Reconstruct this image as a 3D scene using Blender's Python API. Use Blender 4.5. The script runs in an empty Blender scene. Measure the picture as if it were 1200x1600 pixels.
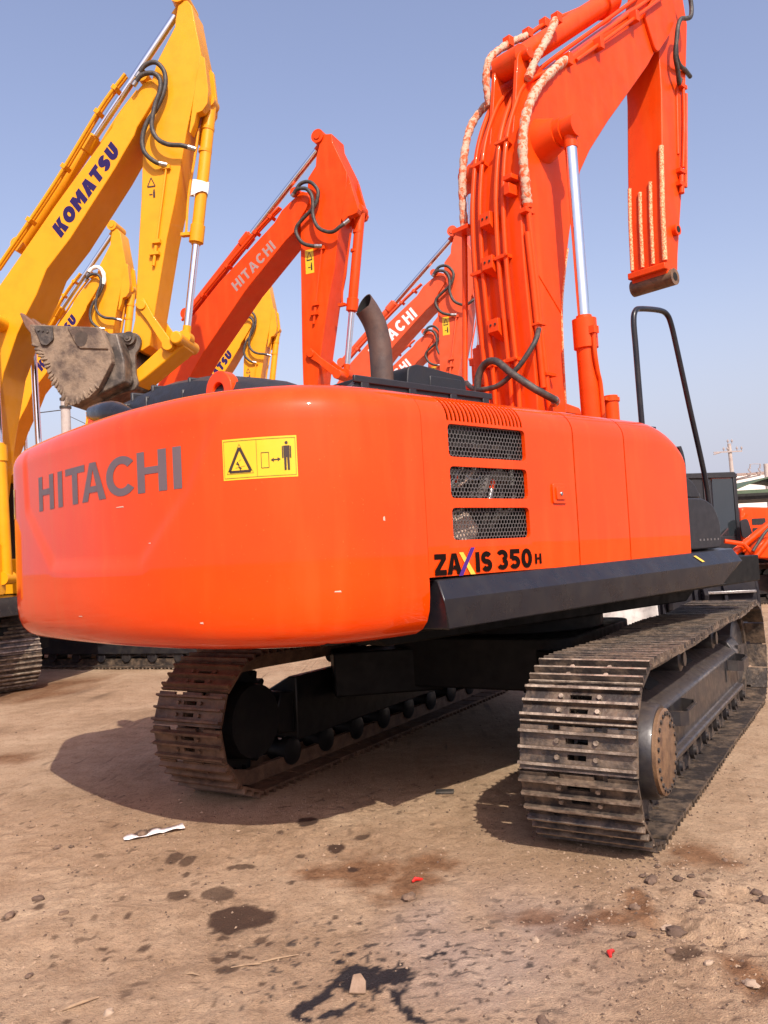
import bpy, math, random
import numpy as np
from mathutils import Vector, Matrix
from mathutils.bvhtree import BVHTree

R = math.radians
S = bpy.context.scene
COL = S.collection
random.seed(7)
rng = np.random.RandomState(5)

# ------------------------------------------------------------------ camera
HC = 1.58
cd = bpy.data.cameras.new("camera")
cam = bpy.data.objects.new("camera", cd)
COL.objects.link(cam)
cd.sensor_fit = 'VERTICAL'
cd.sensor_height = 36.0
cd.lens = 1300 / 1600 * 36
cd.clip_start = 0.05
cd.clip_end = 3000
cam.matrix_world = Matrix.Translation((0, 0, HC)) @ Matrix.Rotation(R(90) + 0.052, 4, 'X') @ Matrix.Rotation(-0.052, 4, 'Z')
S.camera = cam

# ------------------------------------------------------------------ sky, sun, exposure
SUN_DIR = Vector((0.33, -1.20, 1.22)).normalized()      # towards the sun
w = bpy.data.worlds.new("World")
S.world = w
w.use_nodes = True
nt = w.node_tree
nt.nodes.clear()
sky = nt.nodes.new('ShaderNodeTexSky')
sky.sky_type = 'NISHITA'
sky.sun_disc = False
sky.sun_elevation = math.asin(SUN_DIR.z)
sky.sun_rotation = math.atan2(SUN_DIR.x, SUN_DIR.y)
sky.altitude = 0
sky.air_density = 1.5
sky.dust_density = 3.0
sky.ozone_density = 4.5
tint = nt.nodes.new('ShaderNodeMix')
tint.data_type = 'RGBA'
tint.blend_type = 'MULTIPLY'
tint.inputs[0].default_value = 1.0
tint.inputs[7].default_value = (1.30, 1.06, 1.09, 1)
hs = nt.nodes.new('ShaderNodeHueSaturation')
hs.inputs['Saturation'].default_value = 0.92
bg = nt.nodes.new('ShaderNodeBackground')
bg.inputs['Strength'].default_value = 0.150
wo = nt.nodes.new('ShaderNodeOutputWorld')
nt.links.new(sky.outputs[0], hs.inputs['Color'])
nt.links.new(hs.outputs[0], tint.inputs[6])
# pale haze low over the horizon
wtc = nt.nodes.new('ShaderNodeTexCoord'); wsx = nt.nodes.new('ShaderNodeSeparateXYZ'); wmr = nt.nodes.new('ShaderNodeMapRange')
wmr.interpolation_type = 'SMOOTHSTEP'
wmr.inputs[1].default_value = 0.0; wmr.inputs[2].default_value = 0.34; wmr.inputs[3].default_value = 0.85; wmr.inputs[4].default_value = 0.0
wmx = nt.nodes.new('ShaderNodeMix'); wmx.data_type = 'RGBA'
wmx.inputs[7].default_value = (3.25, 3.45, 4.45, 1)
nt.links.new(wtc.outputs['Generated'], wsx.inputs[0]); nt.links.new(wsx.outputs[2], wmr.inputs[0]); nt.links.new(wmr.outputs[0], wmx.inputs[0])
nt.links.new(tint.outputs[2], wmx.inputs[6])
nt.links.new(wmx.outputs[2], bg.inputs[0])
nt.links.new(bg.outputs[0], wo.inputs[0])
ld = bpy.data.lights.new("sun", 'SUN')
ld.energy = 4.8
ld.angle = R(0.5)
ld.color = (1.0, 0.93, 0.82)
sun = bpy.data.objects.new("sun", ld)
COL.objects.link(sun)
sun.rotation_euler = (-SUN_DIR).to_track_quat('-Z', 'Y').to_euler()
S.view_settings.view_transform = 'Standard'
S.view_settings.look = 'None'
S.view_settings.exposure = 0.25
S.view_settings.gamma = 1.0
S.cycles.max_bounces = 8

# ------------------------------------------------------------------ materials
MATS = {}
def srgb(r, g, b):
    f = lambda c: (c / 255 / 12.92) if c / 255 <= 0.04045 else ((c / 255 + 0.055) / 1.055) ** 2.4
    return (f(r), f(g), f(b), 1)

def mat(name, col, rough=0.5, metal=0.0, col2=None, nscale=6.0, lo=0.45, hi=0.65, bump=0.0, bscale=40.0, coat=0.0,
        rvar=0.12, spec=0.5, dust=None, rand=0.0, grime=0.0):
    m = bpy.data.materials.new(name)
    m.use_nodes = True
    t = m.node_tree
    N = t.nodes
    L = t.links
    b = N['Principled BSDF']
    b.inputs['Metallic'].default_value = metal
    b.inputs['Specular IOR Level'].default_value = spec
    b.inputs['Coat Weight'].default_value = coat
    b.inputs['Coat Roughness'].default_value = 0.035
    tc = N.new('ShaderNodeTexCoord')
    n1 = N.new('ShaderNodeTexNoise')
    n1.inputs['Scale'].default_value = nscale
    n1.inputs['Detail'].default_value = 8
    n1.inputs['Roughness'].default_value = 0.65
    L.new(tc.outputs['Object'], n1.inputs['Vector'])
    src = n1.outputs[0]
    if rand:
        oi = N.new('ShaderNodeObjectInfo')
        ma = N.new('ShaderNodeMath'); ma.operation = 'MULTIPLY_ADD'
        ma.inputs[1].default_value = rand
        L.new(oi.outputs['Random'], ma.inputs[0])
        L.new(n1.outputs[0], ma.inputs[2])
        src = ma.outputs[0]
        mp = N.new('ShaderNodeVectorMath'); mp.operation = 'ADD'
        sc = N.new('ShaderNodeVectorMath'); sc.operation = 'SCALE'
        sc.inputs[0].default_value = (13.1, 7.7, 3.3)
        L.new(oi.outputs['Random'], sc.inputs['Scale'])
        L.new(tc.outputs['Object'], mp.inputs[0]); L.new(sc.outputs[0], mp.inputs[1])
        L.new(mp.outputs[0], n1.inputs['Vector'])
    r1 = N.new('ShaderNodeValToRGB')
    r1.color_ramp.elements[0].position = lo
    r1.color_ramp.elements[1].position = hi
    r1.color_ramp.elements[0].color = col if len(col) == 4 else (*col, 1)
    c2 = col2 or tuple(min(1, c * 0.93) for c in col[:3])
    r1.color_ramp.elements[1].color = c2 if len(c2) == 4 else (*c2, 1)
    L.new(src, r1.inputs[0])
    cur = r1.outputs[0]
    if dust:
        geo = N.new('ShaderNodeNewGeometry')
        sx = N.new('ShaderNodeSeparateXYZ')
        L.new(geo.outputs['Normal'], sx.inputs[0])
        n3 = N.new('ShaderNodeTexNoise'); n3.inputs['Scale'].default_value = 22; n3.inputs['Detail'].default_value = 6
        L.new(tc.outputs['Object'], n3.inputs['Vector'])
        mr = N.new('ShaderNodeMapRange'); mr.inputs[1].default_value = 0.2; mr.inputs[2].default_value = 1.0
        L.new(sx.outputs[2], mr.inputs[0])
        mu = N.new('ShaderNodeMath'); mu.operation = 'MULTIPLY'
        L.new(mr.outputs[0], mu.inputs[0]); L.new(n3.outputs[0], mu.inputs[1])
        m2 = N.new('ShaderNodeMath'); m2.operation = 'MULTIPLY'; m2.inputs[1].default_value = dust[1]
        L.new(mu.outputs[0], m2.inputs[0])
        mx = N.new('ShaderNodeMix'); mx.data_type = 'RGBA'
        L.new(m2.outputs[0], mx.inputs[0]); L.new(cur, mx.inputs[6]); mx.inputs[7].default_value = (*dust[0], 1)
        cur = mx.outputs[2]
    if grime:                                 # rain-washed dust streaks and fine specks of dried dirt
        mp5 = N.new('ShaderNodeMapping'); mp5.inputs['Scale'].default_value = (5, 5, 0.7)
        L.new(tc.outputs['Object'], mp5.inputs[0])
        n5 = N.new('ShaderNodeTexNoise'); n5.inputs['Scale'].default_value = 1.6; n5.inputs['Detail'].default_value = 7
        L.new(mp5.outputs[0], n5.inputs['Vector'])
        m5 = N.new('ShaderNodeMapRange'); m5.inputs[1].default_value = 0.50; m5.inputs[2].default_value = 0.78; m5.inputs[4].default_value = grime
        L.new(n5.outputs[0], m5.inputs[0])
        n6 = N.new('ShaderNodeTexNoise'); n6.inputs['Scale'].default_value = 75; n6.inputs['Detail'].default_value = 3
        L.new(tc.outputs['Object'], n6.inputs['Vector'])
        m6 = N.new('ShaderNodeMapRange'); m6.inputs[1].default_value = 0.70; m6.inputs[2].default_value = 0.73; m6.inputs[4].default_value = 0.35
        L.new(n6.outputs[0], m6.inputs[0])
        ad = N.new('ShaderNodeMath'); ad.operation = 'MAXIMUM'
        L.new(m5.outputs[0], ad.inputs[0]); L.new(m6.outputs[0], ad.inputs[1])
        mx5 = N.new('ShaderNodeMix'); mx5.data_type = 'RGBA'
        L.new(ad.outputs[0], mx5.inputs[0]); L.new(cur, mx5.inputs[6]); mx5.inputs[7].default_value = (0.50, 0.17, 0.035, 1)
        cur = mx5.outputs[2]
    L.new(cur, b.inputs['Base Color'])
    n2 = N.new('ShaderNodeTexNoise')
    n2.inputs['Scale'].default_value = nscale * 1.7
    n2.inputs['Detail'].default_value = 5
    L.new(tc.outputs['Object'], n2.inputs['Vector'])
    mr2 = N.new('ShaderNodeMapRange')
    mr2.inputs[1].default_value = 0.3; mr2.inputs[2].default_value = 0.7
    mr2.inputs[3].default_value = max(0.02, rough - rvar); mr2.inputs[4].default_value = min(1, rough + rvar)
    L.new(n2.outputs[0], mr2.inputs[0])
    L.new(mr2.outputs[0], b.inputs['Roughness'])
    if bump:
        n4 = N.new('ShaderNodeTexNoise'); n4.inputs['Scale'].default_value = bscale; n4.inputs['Detail'].default_value = 6
        L.new(tc.outputs['Object'], n4.inputs['Vector'])
        bp = N.new('ShaderNodeBump'); bp.inputs['Strength'].default_value = bump; bp.inputs['Distance'].default_value = 0.01
        L.new(n4.outputs[0], bp.inputs['Height'])
        L.new(bp.outputs[0], b.inputs['Normal'])
    MATS[name] = m
    return m

mat('orange_paint', (0.72, 0.052, 0.0), 0.60, col2=(0.69, 0.046, 0.0), nscale=1.6, coat=0.75, rvar=0.05, spec=0.05, bump=0.05, bscale=5, grime=0.13)
mat('orange_boom', (0.70, 0.056, 0.003), 0.45, col2=(0.65, 0.048, 0.002), nscale=4, coat=0.12, rvar=0.1, spec=0.16, bump=0.06, bscale=14, dust=((0.55, 0.18, 0.07), 0.12), grime=0.16)
mat('orange_faded', (0.68, 0.080, 0.018), 0.5, col2=(0.63, 0.070, 0.013), nscale=5, coat=0.1, bump=0.05, bscale=14, dust=((0.5, 0.3, 0.2), 0.2))
mat('yellow_paint', (0.70, 0.295, 0.006), 0.45, col2=(0.66, 0.268, 0.005), nscale=4, coat=0.12, spec=0.25, bump=0.05, bscale=14, dust=((0.5, 0.30, 0.12), 0.10))
mat('weld_wear', (0.80, 0.42, 0.22), 0.6, col2=(0.80, 0.11, 0.02), nscale=60, lo=0.46, hi=0.56, bump=0.5, bscale=90)
mat('black_paint', (0.010, 0.010, 0.014), 0.33, col2=(0.017, 0.016, 0.018), nscale=7, coat=0.22, spec=0.3, bump=0.04, bscale=25, dust=((0.20, 0.15, 0.10), 0.07))
mat('frame_black', (0.013, 0.012, 0.015), 0.42, col2=(0.030, 0.026, 0.024), nscale=9, coat=0.1, bump=0.1, bscale=40, dust=((0.24, 0.17, 0.12), 0.30))
mat('plastic_black', (0.012, 0.012, 0.015), 0.5, nscale=10, bump=0.15, bscale=120, dust=((0.2, 0.16, 0.13), 0.14))
mat('under_shade_black', (0.006, 0.006, 0.006), 0.6, col2=(0.010, 0.009, 0.008), nscale=8, spec=0.2)  # black paint darkened further to put the underside shade into the colour
mat('bay_black', (0.012, 0.011, 0.011), 0.7)
mat('grille_steel', (0.13, 0.12, 0.115), 0.45, metal=0.4)
mat('chrome', (0.82, 0.83, 0.86), 0.10, metal=1.0, rvar=0.04, nscale=12)
mat('steel', (0.42, 0.41, 0.40), 0.35, metal=1.0, nscale=20)
mat('rubber', (0.030, 0.026, 0.024), 0.55, col2=(0.075, 0.058, 0.045), nscale=14, bump=0.3, bscale=160)
mat('track_steel', (0.038, 0.030, 0.026), 0.45, col2=(0.22, 0.155, 0.105), nscale=10, lo=0.50, hi=0.80, metal=0.25, bump=0.5, bscale=45, rand=0.12)
mat('track_edge', (0.46, 0.37, 0.28), 0.5, col2=(0.16, 0.12, 0.09), nscale=14, lo=0.4, hi=0.66, metal=0.3, bump=0.45, bscale=60, rand=0.12)
mat('track_rust', (0.065, 0.034, 0.021), 0.6, col2=(0.17, 0.095, 0.055), nscale=9, lo=0.4, hi=0.7, metal=0.2, bump=0.5, bscale=45, rand=0.14)
mat('hub_rust', (0.20, 0.115, 0.062), 0.5, col2=(0.10, 0.055, 0.034), nscale=11, bump=0.3, bscale=40, metal=0.2)
mat('exhaust', (0.085, 0.048, 0.036), 0.62, col2=(0.05, 0.03, 0.026), nscale=9, bump=0.15, bscale=60)
mat('bucket_black', (0.014, 0.013, 0.017), 0.85, col2=(0.024, 0.021, 0.022), nscale=6, spec=0.15, rvar=0.08)
mat('mud_stain', (0.05, 0.036, 0.028), 0.9, col2=(0.075, 0.055, 0.042), nscale=12)
mat('shaded_frame_black', (0.006, 0.006, 0.007), 0.45, col2=(0.012, 0.011, 0.010), nscale=9, spec=0.3)  # darker copy of the frame black, with the left track's shade painted in
mat('soot_hole_shade', (0.004, 0.004, 0.004), 0.9)  # exhaust soot, also painted-on darkness for flat pin holes and frame openings
mat('hose_wrap', (0.52, 0.34, 0.24), 0.8, col2=(0.62, 0.10, 0.025), nscale=19, lo=0.50, hi=0.57, bump=0.8, bscale=55)
mat('bucket_mud', (0.225, 0.160, 0.108), 0.85, col2=(0.075, 0.050, 0.038), nscale=3.6, lo=0.44, hi=0.62, bump=1.0, bscale=26)
mat('bucket_steel', (0.055, 0.045, 0.038), 0.55, col2=(0.17, 0.135, 0.105), nscale=6, lo=0.42, hi=0.62, metal=0.3, bump=0.4, bscale=30)
mat('tooth_rust', (0.18, 0.085, 0.05), 0.7, col2=(0.11, 0.06, 0.04), nscale=14, bump=0.4)
mat('grey_lettering', (0.135, 0.095, 0.105), 0.5)
mat('silver_lettering', (0.36, 0.24, 0.22), 0.45)
mat('white_lettering', (0.80, 0.78, 0.76), 0.5)
mat('black_lettering', (0.010, 0.005, 0.004), 0.8, spec=0.05)
mat('violet_stroke', (0.06, 0.018, 0.18), 0.5, spec=0.2)
mat('yellow_stroke', (0.82, 0.47, 0.05), 0.45)
mat('blue_lettering', (0.020, 0.010, 0.075), 0.6, spec=0.15)
mat('sign_yellow', (0.74, 0.46, 0.012), 0.4, coat=0.3)
mat('sign_black', (0.035, 0.016, 0.010), 0.5)
mat('sign_line', (0.20, 0.13, 0.02), 0.5)
mat('white_tape', (0.80, 0.78, 0.72), 0.7)
mat('glass', (0.02, 0.026, 0.03), 0.06, spec=0.8, coat=0.6, rvar=0.02)
mat('olive_canopy', (0.072, 0.105, 0.062), 0.75, col2=(0.06, 0.088, 0.05))
mat('wall_white', (0.78, 0.72, 0.66), 0.9, col2=(0.72, 0.64, 0.58), nscale=0.6, bump=0.2, bscale=8)
mat('roof_edge', (0.30, 0.22, 0.19), 0.9)
mat('concrete_pole', (0.42, 0.36, 0.32), 0.85, col2=(0.36, 0.29, 0.26), nscale=3, bump=0.2)
mat('insulator', (0.33, 0.27, 0.25), 0.5)
mat('paint_chip', (0.62, 0.40, 0.30), 0.7)
mat('panel_white', (0.42, 0.39, 0.36), 0.6, col2=(0.26, 0.23, 0.21), nscale=7, bump=0.2, bscale=12)
mat('stone', (0.19, 0.118, 0.075), 0.9, col2=(0.10, 0.062, 0.042), nscale=25, bump=0.7, bscale=70, rand=0.25)
mat('pale_stone', (0.36, 0.26, 0.18), 0.9, col2=(0.28, 0.20, 0.14), nscale=25, bump=0.5, bscale=60)
mat('paper', (0.80, 0.72, 0.70), 0.85, col2=(0.72, 0.63, 0.60), nscale=20)
mat('red_plastic', (0.55, 0.02, 0.015), 0.4)
mat('twig', (0.30, 0.20, 0.12), 0.9, col2=(0.2, 0.13, 0.08), nscale=30)
mat('insulation', (0.48, 0.36, 0.28), 0.9, col2=(0.30, 0.22, 0.17), nscale=18, bump=1.0, bscale=30)
mat('tan_dirt', (0.30, 0.205, 0.135), 0.95)

# ------------------------------------------------------------------ mesh helpers
class MB:
    def __init__(s):
        s.v = []; s.f = []; s.m = []
    def add(s, vs, fs, mi=0):
        o = len(s.v)
        s.v += [tuple(p) for p in vs]
        s.f += [tuple(o + i for i in q) for q in fs]
        s.m += [mi] * len(fs)
        return s
    def box(s, x0, x1, y0, y1, z0, z1, mi=0, M=None):
        vs = [Vector((x, y, z)) for x in (x0, x1) for y in (y0, y1) for z in (z0, z1)]
        if M is not None:
            vs = [M @ p for p in vs]
        return s.add(vs, [(0, 1, 3, 2), (4, 6, 7, 5), (0, 4, 5, 1), (2, 3, 7, 6), (0, 2, 6, 4), (1, 5, 7, 3)], mi)
    def prism(s, poly, a, b, axis='y', mi=0, mi_side=None):
        n = len(poly)
        # keep faces outward: signed area
        ar = sum(poly[i][0] * poly[(i + 1) % n][1] - poly[(i + 1) % n][0] * poly[i][1] for i in range(n))
        P = list(poly) if ar > 0 else list(poly)[::-1]
        def pt(p, d):
            if axis == 'y': return (p[0], d, p[1])
            if axis == 'x': return (d, p[0], p[1])
            return (p[0], p[1], d)
        if a > b: a, b = b, a
        vs = [pt(p, a) for p in P] + [pt(p, b) for p in P]
        flip = axis == 'y'
        lo = tuple(range(n)) if flip else tuple(range(n))[::-1]
        hi = tuple(range(n, 2 * n))[::-1] if flip else tuple(range(n, 2 * n))
        sd = []
        for i in range(n):
            j = (i + 1) % n
            sd.append((j, i, n + i, n + j) if flip else (i, j, n + j, n + i))
        s.add(vs, [lo, hi], mi)
        o = len(s.v) - 2 * n
        s.f += [tuple(o + i for i in q) for q in sd]
        s.m += [mi if mi_side is None else mi_side] * n
        return s
    def tube(s, path, r, seg=10, mi=0, caps=True, closed=False):
        P = [Vector(p) for p in path]
        n = len(P)
        rr = r if isinstance(r, (list, tuple)) else [r] * n
        up = None
        rings = []
        for i in range(n):
            if closed: d = P[(i + 1) % n] - P[i - 1]
            elif i == 0: d = P[1] - P[0]
            elif i == n - 1: d = P[-1] - P[-2]
            else: d = (P[i + 1] - P[i]).normalized() + (P[i] - P[i - 1]).normalized()
            d.normalize()
            if up is None:
                up = d.orthogonal().normalized()
            else:
                up = (up - d * up.dot(d))
                up = up.normalized() if up.length > 1e-6 else d.orthogonal().normalized()
            q = d.cross(up)
            rings.append([P[i] + (up * math.cos(2 * math.pi * k / seg) + q * math.sin(2 * math.pi * k / seg)) * rr[i] for k in range(seg)])
        vs = [p for ring in rings for p in ring]
        fs = []
        for i in range(n if closed else n - 1):
            j = (i + 1) % n
            for k in range(seg):
                l = (k + 1) % seg
                fs.append((i * seg + k, i * seg + l, j * seg + l, j * seg + k))
        if caps and not closed:
            fs.append(tuple(range(seg))[::-1]); fs.append(tuple((n - 1) * seg + k for k in range(seg)))
        return s.add(vs, fs, mi)
    def cyl(s, p0, p1, r0, r1=None, seg=20, mi=0):
        return s.tube([p0, p1], [r0, r0 if r1 is None else r1], seg, mi)
    def lathe(s, p0, p1, prof, seg=24, mi=0):
        a = Vector(p0); d = (Vector(p1) - a); ln = d.length; d.normalize()
        return s.tube2(a, d, ln, prof, seg, mi)
    def tube2(s, a, d, ln, prof, seg, mi):
        up = d.orthogonal().normalized(); q = d.cross(up)
        vs = []; fs = []
        for t, r in prof:
            c = a + d * (t * ln)
            vs += [c + (up * math.cos(2 * math.pi * k / seg) + q * math.sin(2 * math.pi * k / seg)) * r for k in range(seg)]
        n = len(prof)
        for i in range(n - 1):
            for k in range(seg):
                l = (k + 1) % seg
                fs.append((i * seg + k, i * seg + l, (i + 1) * seg + l, (i + 1) * seg + k))
        fs.append(tuple(range(seg))[::-1]); fs.append(tuple((n - 1) * seg + k for k in range(seg)))
        return s.add(vs, fs, mi)
    def build(s, name, mats, parent=None, bevel=0.0, smooth=35, seg=2, loc=None):
        me = bpy.data.meshes.new(name)
        me.from_pydata([tuple(p) for p in s.v], [], s.f)
        mats = mats if isinstance(mats, (list, tuple)) else [mats]
        for mm in mats:
            me.materials.append(MATS[mm])
        if len(mats) > 1:
            me.polygons.foreach_set('material_index', s.m)
        me.update()
        if smooth:
            me.polygons.foreach_set('use_smooth', [True] * len(me.polygons))
            me.set_sharp_from_angle(angle=R(smooth))
        o = bpy.data.objects.new(name, me)
        COL.objects.link(o)
        if parent is not None:
            o.parent = parent
        if loc is not None:
            o.location = loc
        if bevel:
            b = o.modifiers.new('bevel', 'BEVEL')
            b.width = bevel; b.segments = seg; b.limit_method = 'ANGLE'; b.angle_limit = R(40)
            b.harden_normals = False
        return o

def empty(name, loc, rz=0):
    o = bpy.data.objects.new(name, None)
    COL.objects.link(o)
    o.location = loc
    o.rotation_euler = (0, 0, rz)
    o.empty_display_size = 0.2
    return o
def tag(o, label, cat, group=None, kind=None):
    if label: o['label'] = label
    if cat: o['category'] = cat
    if group: o['group'] = group
    if kind: o['kind'] = kind
    return o
def smooth_path(pts, n=8):
    P = [Vector(p) for p in pts]
    P = [2 * P[0] - P[1]] + P + [2 * P[-1] - P[-2]]
    out = []
    for i in range(1, len(P) - 2):
        a, b, c, d = P[i - 1:i + 3]
        for k in range(n):
            t = k / n
            out.append(0.5 * ((2 * b) + (c - a) * t + (2 * a - 5 * b + 4 * c - d) * t * t + (3 * b - 3 * c + d - a) * t ** 3))
    out.append(P[-2])
    return out
def round_poly(pts, r, k=4):
    out = []
    n = len(pts)
    for i in range(n):
        a, b, c = Vector(pts[i - 1]), Vector(pts[i]), Vector(pts[(i + 1) % n])
        u = (a - b); v = (c - b)
        q = min(r, u.length * 0.45, v.length * 0.45)
        p0 = b + u.normalized() * q; p1 = b + v.normalized() * q
        for j in range(k + 1):
            t = j / k
            p = p0 * (1 - t) ** 2 + b * 2 * t * (1 - t) + p1 * t * t
            out.append((p.x, p.y))
    return out
def rect(u0, u1, v0, v1):
    return [(u0, v0), (u1, v0), (u1, v1), (u0, v1)]
def text2d(txt, u0, u1, v0, v1, bold=0.02, shear=0.0, res=4):
    """outline text from the built-in font, fitted into a box -> list of verts (u,v) and faces"""
    c = bpy.data.curves.new('lettering', 'FONT')
    c.body = txt; c.offset = bold; c.shear = shear; c.resolution_u = res
    o = bpy.data.objects.new('lettering', c)
    COL.objects.link(o)
    dg = bpy.context.evaluated_depsgraph_get()
    dg.update()
    me = o.evaluated_get(dg).to_mesh()
    vs = [(p.co.x, p.co.y) for p in me.vertices]
    fs = [tuple(p.vertices) for p in me.polygons]
    o.evaluated_get(dg).to_mesh_clear()
    bpy.data.objects.remove(o); bpy.data.curves.remove(c)
    xs = [p[0] for p in vs]; ys = [p[1] for p in vs]
    a0, a1, b0, b1 = min(xs), max(xs), min(ys), max(ys)
    vs = [(u0 + (p[0] - a0) / (a1 - a0) * (u1 - u0), v0 + (p[1] - b0) / (b1 - b0) * (v1 - v0)) for p in vs]
    return vs, fs
def decal(vs, fs, fn, mb, mi=0):
    """lay a flat shape on a surface through fn(u,v)->point; faces keep the outward side"""
    P = [fn(*p) for p in vs]
    mb.add(P, fs, mi)
def gridplate(u0, u1, v0, v1, nu, nv):
    vs = [(u0 + (u1 - u0) * i / nu, v0 + (v1 - v0) * j / nv) for j in range(nv + 1) for i in range(nu + 1)]
    fs = [(j * (nu + 1) + i, j * (nu + 1) + i + 1, (j + 1) * (nu + 1) + i + 1, (j + 1) * (nu + 1) + i) for j in range(nv) for i in range(nu)]
    return vs, fs
def copy_tree(o, parent=None):
    c = o.copy()
    COL.objects.link(c)
    if parent is not None: c.parent = parent
    for ch in list(o.children):
        copy_tree(ch, c)
    return c
def line2d(pts, wd, closed=False):
    vs = []; fs = []
    n = len(pts)
    for i in range(n if closed else n - 1):
        a = Vector(pts[i]); b = Vector(pts[(i + 1) % n])
        d = (b - a).normalized(); q = Vector((-d.y, d.x)) * wd / 2
        k = max(1, int((b - a).length / 0.03))
        o = len(vs)
        for j in range(k + 1):
            p = a.lerp(b, j / k)
            vs += [tuple(p - q), tuple(p + q)]
        fs += [(o + 2 * j, o + 2 * j + 2, o + 2 * j + 3, o + 2 * j + 1) for j in range(k)]
    return vs, fs

def thick(o, t_):
    m = o.modifiers.new('thick', 'SOLIDIFY'); m.thickness = t_; m.offset = -1
    e = o.modifiers.new('split', 'EDGE_SPLIT'); e.split_angle = R(35)
    return o
def ribbon(pts, w, closed=False):
    P = [Vector(p) for p in pts]; n = len(P); L_ = []; R_ = []
    for i in range(n):
        a = P[i - 1] if (i > 0 or closed) else None
        c = P[(i + 1) % n] if (i < n - 1 or closed) else None
        d0 = (P[i] - a).normalized() if a is not None else None
        d1 = (c - P[i]).normalized() if c is not None else None
        if d0 is None: d0 = d1
        if d1 is None: d1 = d0
        n0 = Vector((-d0.y, d0.x)); n1 = Vector((-d1.y, d1.x)); m = (n0 + n1)
        m = m.normalized() if m.length > 1e-6 else n0
        k = w / 2 / max(0.35, m.dot(n0))
        L_.append(P[i] + m * k); R_.append(P[i] - m * k)
    vs = []
    for a, c in zip(R_, L_): vs += [(a.x, a.y), (c.x, c.y)]
    fs = [(2 * i, 2 * ((i + 1) % n), 2 * ((i + 1) % n) + 1, 2 * i + 1) for i in range(n if closed else n - 1)]
    return vs, fs
def _arc(cx, cy, rx, ry, a0, a1, n=14):
    return [(cx + rx * math.cos(R(a0 + (a1 - a0) * i / n)), cy + ry * math.sin(R(a0 + (a1 - a0) * i / n))) for i in range(n + 1)]
def glyph(ch, s):
    """block letter of height 1 -> strokes (verts, faces) and width"""
    e = s / 2
    def q(*p): return (list(p), [tuple(range(len(p)))])
    if ch == 'H': w = 0.74; return [ribbon([(e, 0), (e, 1)], s), ribbon([(w - e, 0), (w - e, 1)], s), ribbon([(s, 0.53), (w - s, 0.53)], s * 0.85)], w
    if ch == 'I': return [ribbon([(e, 0), (e, 1)], s)], s
    if ch == 'T': w = 0.72; return [ribbon([(0, 1 - e * 0.9), (w, 1 - e * 0.9)], s * 0.9), ribbon([(w / 2, 0), (w / 2, 1 - s * 0.9)], s)], w
    if ch == 'A':
        w = 0.84; a = s * 1.12; h_ = 0.22
        x0 = lambda z: (w / 2 - a / 2) * z
        return [q((0, 0), (a, 0), (w / 2, 1 - 0.45 * s * 2), (w / 2, 1), (w / 2 - a / 2, 1)), q((w - a, 0), (w, 0), (w / 2 + a / 2, 1), (w / 2, 1), (w / 2, 1 - 0.45 * s * 2)), q((x0(h_) + a * 0.9, h_), (w - x0(h_) - a * 0.9, h_), (w - x0(h_ + s * 0.8) - a * 0.9, h_ + s * 0.8), (x0(h_ + s * 0.8) + a * 0.9, h_ + s * 0.8))], w
    if ch == 'C': w = 0.82; return [ribbon(_arc(w / 2, 0.5, w / 2 - e, 0.5 - e, 42, 318, 26), s)], w
    if ch in 'O0': w = 0.86 if ch == 'O' else 0.66; return [ribbon(_arc(w / 2, 0.5, w / 2 - e, 0.5 - e, 0, 360, 30)[:-1], s, True)], w
    if ch == 'K': w = 0.80; return [ribbon([(e, 0), (e, 1)], s), q((s, 0.42), (s + 0.02, 0.62), (w - s * 1.15, 1), (w, 1), (s * 1.75, 0.52)), q((s * 1.2, 0.60), (s * 1.9, 0.60), (w + 0.02, 0), (w - s * 1.1, 0), (s * 1.2, 0.44))], w
    if ch == 'M': w = 0.95; return [ribbon([(e, 0), (e, 1)], s), ribbon([(w - e, 0), (w - e, 1)], s), q((s, 1), (s, 1 - s * 1.5), (w / 2, 0.18), (w / 2, 0.18 + s * 1.5)), q((w / 2, 0.18 + s * 1.5), (w / 2, 0.18), (w - s, 1 - s * 1.5), (w - s, 1))], w
    if ch == 'U': w = 0.74; return [ribbon([(e, 1), (e, 0.4)] + _arc(w / 2, 0.40, w / 2 - e, 0.40 - e, 180, 360, 14)[1:-1] + [(w - e, 0.4), (w - e, 1)], s)], w
    if ch == 'S':
        w = 0.70; r = (1 - s) / 4
        return [ribbon(_arc(w / 2, 0.5 + r, w / 2 - e, r, 25, 270, 16) + _arc(w / 2, 0.5 - r, w / 2 - e, r, 90, -155, 16)[1:], s)], w
    if ch == 'Z': w = 0.74; return [ribbon([(0, 1 - e), (w, 1 - e)], s), ribbon([(0, e), (w, e)], s), q((0, s), (s * 1.25, s), (w, 1 - s), (w - s * 1.25, 1 - s))], w
    if ch == '3':
        w = 0.66; r = (1 - s) / 4
        return [ribbon(_arc(w / 2 - 0.02, 0.5 + r, w / 2 - e, r, 155, -82, 16), s), ribbon(_arc(w / 2 - 0.02, 0.5 - r, w / 2 - e, r, 82, -155, 16), s)], w
    if ch == '5':
        w = 0.66
        return [ribbon([(w * 0.95, 1 - e), (e * 1.5, 1 - e), (e * 1.25, 0.52)], s), ribbon([(e * 1.6, 0.56)] + _arc(w / 2 - 0.02, 0.33, w / 2 - e, 0.33 - e, 110, -150, 20), s)], w
    raise ValueError(ch)
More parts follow.
